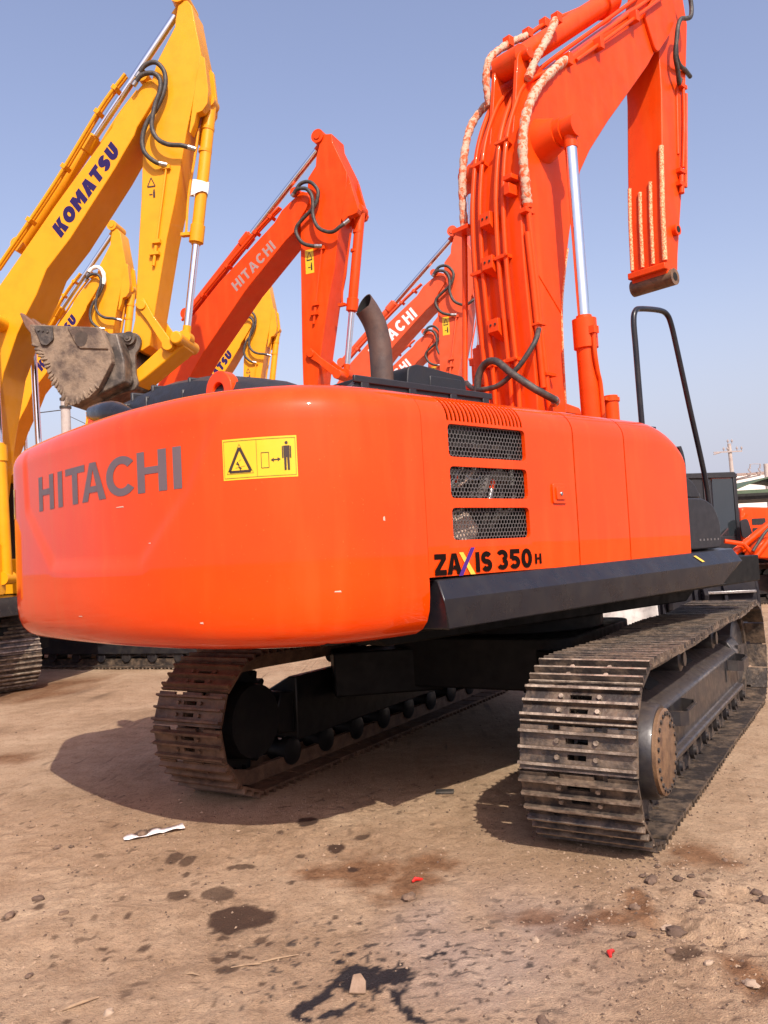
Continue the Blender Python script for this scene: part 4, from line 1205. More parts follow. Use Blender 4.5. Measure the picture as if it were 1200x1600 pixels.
# --- undercarriage
TL = 2.025; RS = 0.455; ZC = 0.482            # half distance of the wheels, path radius, axle height
PATHL = 4 * TL + 2 * math.pi * RS
NSH = 48
PITCH = PATHL / NSH
def track_pt(s_):
    s_ %= PATHL
    if s_ < 2 * TL: return (-TL + s_, ZC - RS, 0.0)            # bottom run, forwards
    s_ -= 2 * TL
    if s_ < math.pi * RS:
        a = s_ / RS; return (TL + RS * math.sin(a), ZC - RS * math.cos(a), a)
    s_ -= math.pi * RS
    if s_ < 2 * TL:
        x = TL - s_
        return (x, ZC + RS - 0.022 * (1 - math.cos(2 * math.pi * (x + TL) / (TL)))/2, math.pi)
    s_ -= 2 * TL
    a = math.pi + s_ / RS
    return (-TL + RS * math.sin(a), ZC - RS * math.cos(a), a)
def shoe_mb(wd=0.30):
    """one triple-grouser shoe; x along the track, y across, z outwards"""
    mb = MB()
    h0, h1 = -0.012, 0.004
    P_ = PITCH / 2
    def slab(x0, x1, cuts):
        ys = [-wd]
        for a, c in cuts: ys += [a, c]
        ys.append(wd)
        for k in range(0, len(ys), 2): mb.box(x0, x1, ys[k], ys[k + 1], h0, h1, 0)
    slab(-P_ + 0.005, -0.088, [(-0.155, -0.085), (0.085, 0.155)])
    slab(-0.088, -0.052, [])
    slab(-0.052, -0.026, [(-0.058, 0.058)])
    slab(-0.026, 0.026, [])
    slab(0.026, 0.052, [(-0.048, 0.048)])
    slab(0.052, P_ - 0.004, [])
    for x in (-0.080, 0.0, 0.080):
        mb.add([(x - 0.011, -wd, h1), (x + 0.011, -wd, h1), (x + 0.011, wd, h1), (x - 0.011, wd, h1),
                (x - 0.007, -wd, 0.036), (x + 0.007, -wd, 0.036), (x + 0.007, wd, 0.036), (x - 0.007, wd, 0.036)],
               [(0, 1, 5, 4), (1, 2, 6, 5), (2, 3, 7, 6), (3, 0, 4, 7)], 0)
        o = len(mb.v)
        mb.f.append((o - 4, o - 3, o - 2, o - 1)); mb.m.append(1)
    mb.box(P_ - 0.012, P_ - 0.004, -wd, wd, h1, 0.012, 1)
    for x in (-0.040, 0.040):
        for y in (-0.10, 0.10): mb.cyl((x, y, h1), (x + 0.002, y, 0.021), 0.014, 0.013, 6, 1)
    return mb
def build_track(parent, yc, rusty, rot, with_shoes=True, name='track'):
    Mr = Matrix.Rotation(rot, 4, 'Z')
    mb = MB()
    n = NSH
    for i in range(n):                        # link chain: two rows of links
        x0, z0, a0 = track_pt(i * PITCH); x1, z1, a1 = track_pt((i + 1) * PITCH)
        for yy in (-0.10, 0.075):
            th = 0.045
            def ins(x, z, a, d): return (x - math.sin(a) * d, z + math.cos(a) * d)
            q = [ins(x0, z0, a0, 0.012), ins(x1, z1, a1, 0.012), ins(x1, z1, a1, 0.115), ins(x0, z0, a0, 0.115)]
            mb.prism(q, yc + yy - th / 2, yc + yy + th / 2, 'y')
    o = mb.build(name, 'track_rust' if rusty else 'track_steel', parent, smooth=0)
    o.rotation_euler = (0, 0, rot)
    return o
_sh = shoe_mb().build('track_shoe', ['track_steel', 'track_edge'], None, smooth=0)
_sh2 = shoe_mb().build('track_shoe', ['track_rust', 'track_rust'], None, smooth=0)
def lay_shoes(track, yc, proto, phase=0.5):
    first = True
    for i in range(NSH):
        x, z, a = track_pt((i + phase) * PITCH)
        o = proto if first else proto.copy()
        if not first: COL.objects.link(o)
        first = False
        o.parent = track
        # outward normal of the path is -Z at the bottom run
        ex = Vector((math.cos(a), 0, math.sin(a))); ez = Vector((math.sin(a), 0, -math.cos(a)))
        ey = ez.cross(ex)
        M = Matrix((ex, ey, ez)).transposed().to_4x4()
        jit = random.uniform(-0.004, 0.004)
        o.matrix_local = Matrix.Translation((x, yc + jit, z)) @ M @ Matrix.Rotation(random.uniform(-0.02, 0.02), 4, 'Y')
GA = 1.314
tr_r = build_track(EX, -GA, False, TR)
lay_shoes(tr_r, -GA, _sh)
tr_l = build_track(EX, GA, True, TR)
lay_shoes(tr_l, GA, _sh2, 0.2)

def track_frame(parent, side, rot):
    """box frame between the wheels, with roller brackets; side -1 right, +1 left"""
    FB = 'frame_black' if side < 0 else 'shaded_frame_black'  # left side takes the copy with shade in its colour
    y = lambda d: side * (GA + d)             # d>0 is outwards
    mb = MB()
    sec = [(0.22, 0.245), (0.22, 0.285), (0.17, 0.292), (0.17, 0.565), (0.145, 0.585), (-0.10, 0.71), (-0.17, 0.71), (-0.17, 0.24)]
    mb.prism([(y(d), z) for d, z in sec], -1.52, 1.45, 'x')
    # raised nose at the idler end and the motor guard at the sprocket end
    mb.prism([(y(d), z) for d, z in [(0.17, 0.30), (0.17, 0.56), (0.10, 0.66), (-0.14, 0.70), (-0.14, 0.30)]], 1.45, 1.80, 'x')
    mb.prism([(-1.52, 0.30), (-1.52, 0.60), (-1.66, 0.62), (-1.72, 0.50), (-1.70, 0.32)], y(0.16), y(-0.14), 'y')
    o = mb.build('track_frame', FB, parent, bevel=0.012)
    o.rotation_euler = (0, 0, rot)
    sl_ = lambda d: np.interp(d, [-0.10, 0.145], [0.71, 0.585]) + 0.003
    for x0, x1 in ((-1.12, -0.80), (0.02, 0.30), (1.0, 1.2)):
        pts = round_poly([(x0, -0.085), (x1, -0.085), (x1 - 0.02, 0.04), (x0 - 0.02, 0.04)], 0.04)
        P_ = [(px_, y(d), sl_(d)) for px_, d in pts]
        mb = MB(); mb.add(P_, [tuple(range(len(P_)))]); mb.build('frame_opening', 'soot_hole_shade', o, smooth=0)  # flat dark sheet stands in for the shade inside an opening
    pts = round_poly(rect(0.86, 0.91, 0.38, 0.50), 0.02)
    mb = MB(); mb.add([(px_, y(0.1735), z) for px_, z in pts], [tuple(range(len(pts)))]); mb.build('frame_opening', 'soot_hole_shade', o, smooth=0)
    
    for x0 in (-1.30, 0.98):                  # steps bent from flat bar
        mb = MB()
        pth = [(x0, y(0.17), 0.55), (x0 + 0.02, y(0.245), 0.545), (x0 + 0.10, y(0.275), 0.535), (x0 + 0.36, y(0.275), 0.535), (x0 + 0.44, y(0.245), 0.545), (x0 + 0.46, y(0.17), 0.55)]
        n = len(pth)
        for i, (a, b_, c_) in enumerate(pth):
            mb.v += [(a, b_, c_), (a, b_, c_ - 0.085)]
        for i in range(n - 1): mb.f.append((2 * i, 2 * i + 2, 2 * i + 3, 2 * i + 1)); mb.m.append(0)
        for k in range(10):
            xx = x0 + 0.12 + k * 0.024
            mb.box(xx, xx + 0.014, y(0.272) - 0.006, y(0.272) + 0.006, 0.535, 0.546)
        st = mb.build('step', FB, o, smooth=0)
        st.modifiers.new('thick', 'SOLIDIFY').thickness = 0.012
    for k in range(8):                        # bottom rollers
        x = -1.55 + k * 0.44
        mb = MB()
        mb.lathe((x, y(-0.15), 0.165), (x, y(0.15), 0.165), [(0, 0.06), (0.05, 0.10), (0.3, 0.10), (0.32, 0.075), (0.68, 0.075), (0.7, 0.10), (0.95, 0.10), (1, 0.06)], 18)
        mb.prism(round_poly([(x - 0.06, 0.25), (x - 0.05, 0.15), (x, 0.11), (x + 0.05, 0.15), (x + 0.06, 0.25)], 0.02), y(0.17), y(0.20), 'y')
        mb.cyl((x, y(0.20), 0.175), (x, y(0.215), 0.175), 0.03, seg=12)
        r_ = mb.build('roller', FB, parent, smooth=35)
        r_.rotation_euler = (0, 0, rot)
    for x in (-0.62, 0.62):
        mb = MB()
        mb.lathe((x, y(-0.15), 0.775), (x, y(0.15), 0.775), [(0, 0.05), (0.05, 0.085), (0.95, 0.085), (1, 0.05)], 18)
        mb.box(x - 0.05, x + 0.05, min(y(-0.16), y(-0.12)), max(y(-0.16), y(-0.12)), 0.62, 0.79)
        mb.cyl((x, y(0.15), 0.775), (x, y(0.165), 0.775), 0.05, seg=14)
        r_ = mb.build('roller', FB, parent, smooth=35)
        r_.rotation_euler = (0, 0, rot)
    # idler at the front
    mb = MB()
    mb.lathe((TL, y(-0.11), ZC), (TL, y(0.11), ZC), [(0, 0.28), (0.1, 0.335), (0.9, 0.335), (1, 0.28)], 32)
    mb.cyl((TL, y(-0.17), ZC), (TL, y(0.17), ZC), 0.07)
    mb.prism([(1.6, 0.36), (2.12, 0.40), (2.12, 0.56), (1.6, 0.60)], y(0.13), y(0.17), 'y')
    i_ = mb.build('idler', FB, parent, smooth=35)
    i_.rotation_euler = (0, 0, rot)
    # sprocket and final drive
    mb = MB()
    nt_ = 22
    pol = []
    for k in range(nt_ * 4):
        a = 2 * math.pi * k / (nt_ * 4)
        rr = 0.345 + (0.030 if k % 4 in (1, 2) else -0.02)
        pol.append((-TL + rr * math.cos(a), ZC + rr * math.sin(a)))
    mb.prism(pol, y(-0.035), y(0.035), 'y')
    sp = mb.build('sprocket', FB, parent, smooth=35)
    sp.rotation_euler = (0, 0, rot)
    mb = MB()
    mb.lathe((-TL, y(-0.20), ZC), (-TL, y(0.31), ZC), [(0, 0.25), (0.35, 0.27), (0.42, 0.30), (0.60, 0.30), (0.68, 0.255), (0.96, 0.245), (1.0, 0.235)], 40)
    fd = mb.build('final_drive', FB, parent, smooth=35)
    fd.rotation_euler = (0, 0, rot)
    mb = MB()
    mb.lathe((-TL, y(0.31), ZC), (-TL, y(0.335), ZC), [(0, 0.222), (0.75, 0.222), (1.0, 0.212)], 40, 0)
    for k in range(24):
        a = 2 * math.pi * k / 24
        cx, cz = -TL + 0.196 * math.cos(a), ZC + 0.196 * math.sin(a)
        mb.cyl((cx, y(0.330), cz), (cx, y(0.343), cz), 0.013, seg=6, mi=1)
    mb.cyl((-TL + 0.10, y(0.330), ZC + 0.12), (-TL + 0.10, y(0.342), ZC + 0.12), 0.018, seg=6, mi=1)
    cv = mb.build('cover_plate', ['hub_rust' if side < 0 else FB, FB], fd, smooth=35)  # left plate takes the shade-darkened black too
track_frame(EX, -1, TR)
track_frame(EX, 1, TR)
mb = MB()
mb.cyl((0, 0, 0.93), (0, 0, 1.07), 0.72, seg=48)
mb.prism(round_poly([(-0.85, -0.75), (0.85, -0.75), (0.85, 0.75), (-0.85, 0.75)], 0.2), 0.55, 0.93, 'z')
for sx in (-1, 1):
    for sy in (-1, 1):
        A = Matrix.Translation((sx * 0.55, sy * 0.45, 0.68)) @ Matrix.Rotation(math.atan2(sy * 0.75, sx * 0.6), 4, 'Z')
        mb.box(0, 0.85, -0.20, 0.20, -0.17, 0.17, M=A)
cf = mb.build('centre_frame', 'under_shade_black', EX, bevel=0.015)
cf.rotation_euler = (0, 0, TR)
# ------------------------------------------------------------------ excavators in the rows behind
def bg_track(parent, yc, L2, rot, off=(0, 0)):
    R_, zc = 0.44, 0.47
    per = 4 * L2 + 2 * math.pi * R_
    n = int(per / 0.21); pit = per / n
    mb = MB()
    for i in range(n):
        s_ = (i + 0.5) * pit
        if s_ < 2 * L2: x, z, a = -L2 + s_, zc - R_, 0
        elif s_ < 2 * L2 + math.pi * R_: a = (s_ - 2 * L2) / R_; x, z = L2 + R_ * math.sin(a), zc - R_ * math.cos(a)
        elif s_ < 4 * L2 + math.pi * R_: x, z, a = L2 - (s_ - 2 * L2 - math.pi * R_), zc + R_, math.pi
        else: a = math.pi + (s_ - 4 * L2 - math.pi * R_) / R_; x, z = -L2 + R_ * math.sin(a), zc - R_ * math.cos(a)
        M = Matrix.Translation((x, yc, z)) @ Matrix.Rotation(math.pi - a, 4, 'Y')
        mb.box(-pit / 2 + 0.002, pit / 2 - 0.004, -0.30, 0.30, -0.012, 0.006, 0, M)
        for q in (-0.07, 0.0, 0.07): mb.box(q - 0.009, q + 0.009, -0.298, 0.298, 0.004, 0.030, 1, M)
        for q in (-0.09, 0.07): mb.box(-pit / 2, pit / 2, q - 0.02, q + 0.02, -0.11, -0.012, 0, M)
    o = mb.build('track', ['track_steel', 'track_edge'], parent, smooth=0)
    o.rotation_euler = (0, 0, rot); o.location = (off[0], off[1], 0)
    mb = MB()
    mb.prism(round_poly([(-L2 - 0.1, 0.22), (L2 + 0.1, 0.22), (L2 + 0.1, 0.52), (L2 - 0.3, 0.66), (-L2 + 0.3, 0.66), (-L2 - 0.1, 0.52)], 0.05), yc - 0.17, yc + 0.17, 'y')
    for x in (-L2, L2): mb.cyl((x, yc - 0.14, zc), (x, yc + 0.14, zc), 0.34, seg=24)
    mb.cyl((-L2, yc - 0.22, zc), (-L2, yc + 0.22, zc), 0.25, seg=24)
    for k in range(7):
        x = -L2 + 0.35 + k * (2 * L2 - 0.7) / 6
        mb.cyl((x, yc - 0.14, 0.17), (x, yc + 0.14, 0.17), 0.09, seg=12)
    f_ = mb.build('track_frame', 'frame_black', parent, bevel=0.01)
    f_.rotation_euler = (0, 0, rot); f_.location = (off[0], off[1], 0)

def bg_excavator(name, SP, paint, yellow, und_rot=0.0, L2=1.85, und_off=(0, 0)):
    root = empty(name, (SP['loc'][0], SP['loc'][1], 0), R(90 - SP['h']))
    bw, sw = SP['bw'] / 2, SP['sw'] / 2
    # undercarriage and upper body
    bg_track(root, -1.25, L2, und_rot, und_off); bg_track(root, 1.25, L2, und_rot, und_off)
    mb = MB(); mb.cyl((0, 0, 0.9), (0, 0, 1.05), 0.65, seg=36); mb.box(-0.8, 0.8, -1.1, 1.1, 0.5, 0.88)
    mb.build('centre_frame', 'under_shade_black', root, bevel=0.01)
    mb = MB(); mb.box(-2.3, 1.25, -1.35, 1.35, 1.06, 1.30); mb.build('revolving_frame', 'black_paint', root, bevel=0.01)
    mb = MB()
    mb.prism(round_poly([(-1.45, 1.32), (-1.45, 2.28), (-1.2, 2.36), (-0.55, 2.36), (-0.40, 2.28), (-0.40, 1.32)], 0.12), -2.2, 0.3, 'x')
    mb.prism(round_poly([(-1.45, 1.32), (-1.45, 1.9), (-1.35, 2.0), (-0.55, 2.0), (-0.45, 1.9), (-0.45, 1.32)], 0.08), 0.31, 1.15, 'x')
    mb.prism([(-0.42, 1.32), (0.40, 1.32), (0.40, 2.3), (-0.42, 2.3)], -2.2, -0.5, 'x')
    mb.prism([(0.41, 1.32), (1.45, 1.32), (1.45, 2.2), (0.41, 2.2)], -2.2, -0.3, 'x')
    mb.build('hood', paint, root, bevel=0.02)
    mb = MB()
    pl = [(-2.2, 1.45), (-2.6, 1.45), (-2.9, 1.2), (-3.05, 0.6), (-3.08, 0), (-3.05, -0.6), (-2.9, -1.2), (-2.6, -1.45), (-2.2, -1.45)]
    mb.prism([(p.x, p.y) for p in smooth_path([(x, y, 0) for x, y in pl], 5)], 1.12, 2.25, 'z')
    mb.build('counterweight', paint, root, bevel=0.08, seg=3)
    mb = MB()
    for x, y in ((-0.22, 0.52), (-0.22, 1.42), (1.25, 0.52), (1.25, 1.42), (0.5, 1.42), (0.5, 0.52)): mb.box(x - 0.04, x + 0.04, y - 0.04, y + 0.04, 1.35, 2.9)
    mb.box(-0.26, 1.29, 0.48, 1.46, 1.31, 1.80)
    mb.prism(round_poly([(-0.28, 2.86), (1.32, 2.86), (1.2, 2.98), (-0.2, 2.98)], 0.05), 0.47, 1.47, 'y')
    cb = mb.build('cab', paint, root, bevel=0.015)
    mb = MB(); mb.box(-0.2, 1.23, 0.55, 0.56, 1.8, 2.86); mb.box(-0.2, 1.23, 1.38, 1.39, 1.8, 2.86); mb.box(1.24, 1.25, 0.56, 1.38, 1.5, 2.86); mb.box(-0.21, -0.2, 0.56, 1.38, 1.8, 2.86)
    mb.build('window', 'glass', cb)
    # boom
    mb = MB(); mb.prism(SP['boom'], -bw, bw, 'y'); boom = mb.build('boom', paint, root, bevel=0.010)
    mb = MB()
    bp_ = SP['bpin']
    mb.cyl((bp_[0], -bw - 0.02, bp_[1]), (bp_[0], bw + 0.02, bp_[1]), 0.075, seg=24)
    mb.build('pin', paint, boom, smooth=40)
    mb = MB()
    bs = SP['boss']
    mb.cyl((bs[0], -0.5, bs[1]), (bs[0], 0.5, bs[1]), 0.10, seg=24)
    mb.build('pin', paint, boom, smooth=40)
    for s_ in (-1, 1):
        hyd('boom_cylinder', root, (1.16, s_ * 0.46, 1.54), (bs[0], s_ * 0.46, bs[1]), 0.52, 0.075, 0.045, paint)
    # boom pipes
    pp = SP['pipes']
    for k, dy in enumerate((-bw - 0.01, -bw + 0.08, bw - 0.06)):
        mb = MB(); mb.tube(smooth_path([(x - 0.02 * k, dy, z + 0.03 + 0.02 * k) for x, z in pp[1:]], 6), 0.024, 10); mb.build('pipe', paint, boom, smooth=60)
    CL = []
    for t_ in (0.12, 0.34, 0.58, 0.8):
        mb = MB(); CL.append(mb)
        i_ = t_ * (len(pp) - 2); a = int(i_); f_ = i_ - a
        x = pp[a + 1][0] * (1 - f_) + pp[min(a + 2, len(pp) - 1)][0] * f_; z = pp[a + 1][1] * (1 - f_) + pp[min(a + 2, len(pp) - 1)][1] * f_
        M = Matrix.Translation((x, 0, z)) @ Matrix.Rotation(R(-50), 4, 'Y')
        mb.box(-0.03, 0.03, -bw - 0.04, -bw + 0.11, -0.01, 0.06, M=M)
    chunks('pipe_clamp', paint, boom, CL, bevel=0.004)
    for hs_ in ('hose1', 'hose2'):
        pth = smooth_path([(x, (-bw - 0.05) if hs_ == 'hose1' else (-bw - 0.09), z) for x, z in SP[hs_]], 8)
        # ends dive in to the stick plate
        q = len(pth)
        for i in range(q - 10, q): pth[i].y += (i - (q - 10)) / 10 * (bw - sw + 0.02)
        mb = MB(); mb.tube(pth, 0.030, 12, 0); mb.tube(pth[:4], 0.034, 12, 1); mb.tube(pth[-6:], 0.034, 12, 1)
        mb.build('hose', ['rubber', 'steel'], boom, smooth=60)
    # stick
    mb = MB(); mb.prism(SP['stick'], -sw, sw, 'y')
    stick_ = mb.build('stick', paint, root, bevel=0.010)
    sp_ = SP['spin']
    mb = MB(); mb.cyl((sp_[0], -sw - 0.03, sp_[1]), (sp_[0], sw + 0.03, sp_[1]), 0.11, seg=28)
    mb.cyl((sp_[0], -sw - 0.045, sp_[1]), (sp_[0], sw + 0.045, sp_[1]), 0.055, seg=20)
    mb.build('pin', paint, stick_, smooth=40)
    bk = SP['brk']
    mb = MB()
    for s_ in (-1, 1): mb.prism(bk, s_ * 0.10, s_ * (sw + 0.02) if s_ < 0 else 0.16, 'y')
    mb.build('cylinder_bracket', paint, stick_, bevel=0.005)
    mb = MB()
    a, c_ = SP['sticktube']
    ya = -sw - 0.03
    mb.tube([(a[0], ya, a[1]), (c_[0], ya, c_[1])], 0.014, 8)
    d = Vector((c_[0] - a[0], 0, c_[1] - a[1])).normalized()
    for t_ in (0.0, 1.0):
        p = Vector((a[0], ya, a[1])).lerp(Vector((c_[0], ya, c_[1])), t_)
        mb.box(p.x - 0.06, p.x + 0.05, -sw - 0.05, -sw, p.z - 0.025, p.z + 0.025)
    p = Vector((c_[0], ya, c_[1])) + d * 0.16
    mb.cyl(p - d * 0.10, p + d * 0.02, 0.022); mb.box(p.x - 0.07, p.x + 0.06, -sw - 0.06, -sw, p.z - 0.02, p.z + 0.02); mb.cyl(p + d * 0.02, p + d * 0.16, 0.02)
    mb.build('pipe', paint, stick_, smooth=40)
    # safety decal on the stick
    mb = MB()
    dc = SP['decal']
    if yellow: x0, x1, z0, z1 = dc[0][0] - 0.075, dc[0][0] + 0.085, dc[1][1] - 0.18, dc[0][1] + 0.05
    else: x0, x1, z0, z1 = dc[0][0], dc[0][0] + 0.155, dc[1][1], dc[0][1]
    f = lambda o_: (lambda u, v: (x0 + u * (x1 - x0), -sw - o_, z0 + v * (z1 - z0)))
    if not yellow: decal(rect(0, 1, 0, 1), [(0, 1, 2, 3)], f(0.003), mb, 0)
    v_, g_ = line2d([(0.16, 0.56), (0.84, 0.56), (0.5, 0.90)], 0.055, True); decal(v_, g_, f(0.005), mb, 1)
    for q in ([(0.62, 0.12), (0.80, 0.12), (0.80, 0.36), (0.62, 0.36)], [(0.66, 0.37), (0.78, 0.37), (0.78, 0.44), (0.66, 0.44)], [(0.3, 0.23), (0.58, 0.23), (0.58, 0.27), (0.3, 0.27)]):
        decal(q, [(0, 1, 2, 3)], f(0.005), mb, 1)
    mb.build('warning_sign', ['sign_yellow', 'sign_black'], stick_, smooth=0)
    # arm cylinder, bucket cylinder, linkage
    ac_ = SP['acyl']
    A, B_, C_, D_ = [Vector((x, 0, z)) for x, z in ac_]
    o = hyd('arm_cylinder', root, D_ - (A - D_).normalized() * 0.1, A, (C_ - D_).length / (A - D_).length, 0.085, 0.052, paint)
    bc_ = SP['bcyl']
    p0, p1, p2, p3 = [Vector((x, 0, z)) for x, z in bc_]
    o = hyd('bucket_cylinder', root, p0, p3, (p2 - p0).length / (p3 - p0).length, 0.078, 0.048, paint)
    mb = MB()
    dd = (p2 - p0).normalized()
    mb.tube(smooth_path([p0 + dd * 0.35 + Vector((-0.10, -0.06, 0)), p0 + dd * 0.8 + Vector((-0.11, -0.06, 0)), p0 + dd * 1.25 + Vector((-0.13, -0.06, 0)), p2 - dd * 0.12 + Vector((-0.10, -0.06, 0))], 6), 0.017, 8)
    for t_ in (0.32, 0.62): mb.lathe(p0 + dd * t_, p0 + dd * (t_ + 0.04), [(0, 0.088), (1, 0.088)], 20)
    mb.box(p2.x - 0.14, p2.x - 0.02, -0.1, -0.02, p2.z + 0.10, p2.z + 0.14)
    mb.build('pipe', paint, o, smooth=40)
    la, lb = [Vector((x, 0, z)) for x, z in SP['link']]
    mb = MB()
    dl_ = (lb - la).normalized(); q = Vector((-dl_.z, 0, dl_.x)) * 0.062
    pol = round_poly([((la - dl_ * 0.07 + q * 1.2).x, (la - dl_ * 0.07 + q * 1.2).z), ((la - dl_ * 0.07 - q * 1.2).x, (la - dl_ * 0.07 - q * 1.2).z), ((la + dl_ * 0.2 - q * 0.8).x, (la + dl_ * 0.2 - q * 0.8).z), ((lb - q).x, (lb - q).z), ((lb + dl_ * 0.08).x, (lb + dl_ * 0.08).z), ((lb + q).x, (lb + q).z), ((la + dl_ * 0.2 + q * 0.8).x, (la + dl_ * 0.2 + q * 0.8).z)], 0.03)
    for s_ in (-1, 1): mb.prism(pol, s_ * (sw + 0.012), s_ * (sw + 0.05), 'y')
    mb.cyl((la.x, -sw - 0.07, la.z), (la.x, sw + 0.07, la.z), 0.062, seg=20)
    mb.cyl((lb.x, -sw - 0.09, lb.z), (lb.x, sw + 0.09, lb.z), 0.075, seg=20)
    mb.build('link_arm', paint, root, bevel=0.006, smooth=40)
    return root, boom
YEL = {'loc': (-5.92, 11.21), 'h': 98, 'bw': 0.52, 'sw': 0.42, 'boom': [(3.25, 7.91), (3.34, 7.82), (3.35, 7.76), (3.33, 7.71), (3.17, 7.47), (3.04, 7.3), (3.0, 7.2), (2.84, 6.97), (2.72, 6.79), (2.07, 5.93), (1.72, 5.55), (1.57, 5.23), (1.41, 4.97), (1.28, 4.73), (1.15, 4.41), (1.07, 4.23), (1.01, 3.94), (0.88, 3.33), (0.77, 2.58), (0.64, 2.0), (0.51, 1.59), (0.34, 1.56), (0.21, 1.65), (0.18, 1.86), (0.2, 2.62), (0.26, 3.46), (0.47, 4.3), (0.77, 4.96), (1.05, 5.4), (1.55, 6.0), (1.88, 6.4), (2.69, 7.33), (2.74, 7.44), (2.94, 7.67), (3.15, 7.87)], 'stick': [(3.64, 8.87), (3.7, 8.93), (3.77, 8.93), (3.83, 8.85), (3.88, 8.5), (3.93, 8.19), (3.81, 7.64), (3.68, 7.14), (3.64, 6.96), (3.49, 6.27), (3.37, 5.83), (3.21, 5.08), (3.12, 4.66), (3.08, 4.43), (2.97, 4.37), (2.85, 4.41), (2.82, 4.53), (2.89, 4.78), (2.92, 5.11), (2.99, 5.87), (3.04, 6.37), (3.07, 6.8), (3.11, 7.19), (3.19, 7.72), (3.27, 8.01), (3.33, 8.17), (3.59, 8.6), (3.6, 8.7)], 'front': [(3.68, 9.19), (3.91, 8.93), (4.01, 8.33), (3.97, 7.72)], 'brk': [(3.93, 8.16), (3.98, 8.11), (4.01, 7.68), (3.99, 7.51), (3.92, 7.42), (3.84, 7.4), (3.81, 7.28), (3.75, 7.14), (3.73, 7.16), (3.81, 7.62), (3.87, 7.94)], 'bpin': (3.14, 7.97), 'spin': (3.65, 9.02), 'bcyl': [(3.96, 7.63), (3.88, 7.49), (3.65, 5.77), (3.49, 4.54)], 'acyl': [(3.63, 9.02), (2.95, 8.26), (2.34, 7.46), (1.28, 6.08)], 'link': [(3.01, 4.95), (3.35, 4.4)], 'lpin': (3.48, 4.49), 'tpin': [(2.85, 4.52), (2.79, 3.98)], 'bucket': [(1.66, 4.73), (2.59, 4.61), (2.66, 4.48), (2.73, 4.28), (2.74, 4.16), (2.56, 3.85), (2.42, 3.73), (2.2, 3.65), (2.13, 3.67), (1.94, 3.96), (1.77, 4.35), (1.68, 4.5)], 'ear': [(2.46, 4.62), (2.81, 4.61), (2.94, 4.59), (2.99, 4.5), (2.97, 4.4), (2.9, 4.31), (2.9, 4.06), (2.93, 3.94), (2.88, 3.86), (2.79, 3.85), (2.58, 3.79), (2.31, 3.66), (2.18, 3.77)], 'tooth': [(1.52, 4.9), (1.73, 4.72), (1.6, 4.67)], 'pipes': [(3.02, 8.02), (2.91, 7.99), (2.54, 7.57), (1.86, 6.63), (1.02, 5.59)], 'hose1': [(3.08, 7.93), (3.2, 8.07), (3.35, 8.09), (3.46, 7.95), (3.46, 7.74), (3.35, 7.5), (3.2, 7.31), (3.13, 7.11), (3.15, 6.93), (3.28, 6.79), (3.42, 6.75)], 'hose2': [(3.05, 7.8), (3.16, 7.92), (3.32, 7.93), (3.41, 7.84), (3.41, 7.69), (3.33, 7.49), (3.28, 7.24), (3.34, 7.07), (3.48, 6.97), (3.68, 6.93), (3.83, 6.89)], 'text': [(1.87, 6.05), (2.73, 7.1), (1.94, 5.94)], 'sticktube': [(3.41, 6.73), (3.24, 5.77)], 'boss': (1.07, 4.87), 'cfoot': (1.16, 1.54), 'rag': (3.76, 6.5), 'decal': [(3.18, 6.61), (3.19, 6.5)], 'prop': [(1.12, 4.4), (1.05, 3.41)]}
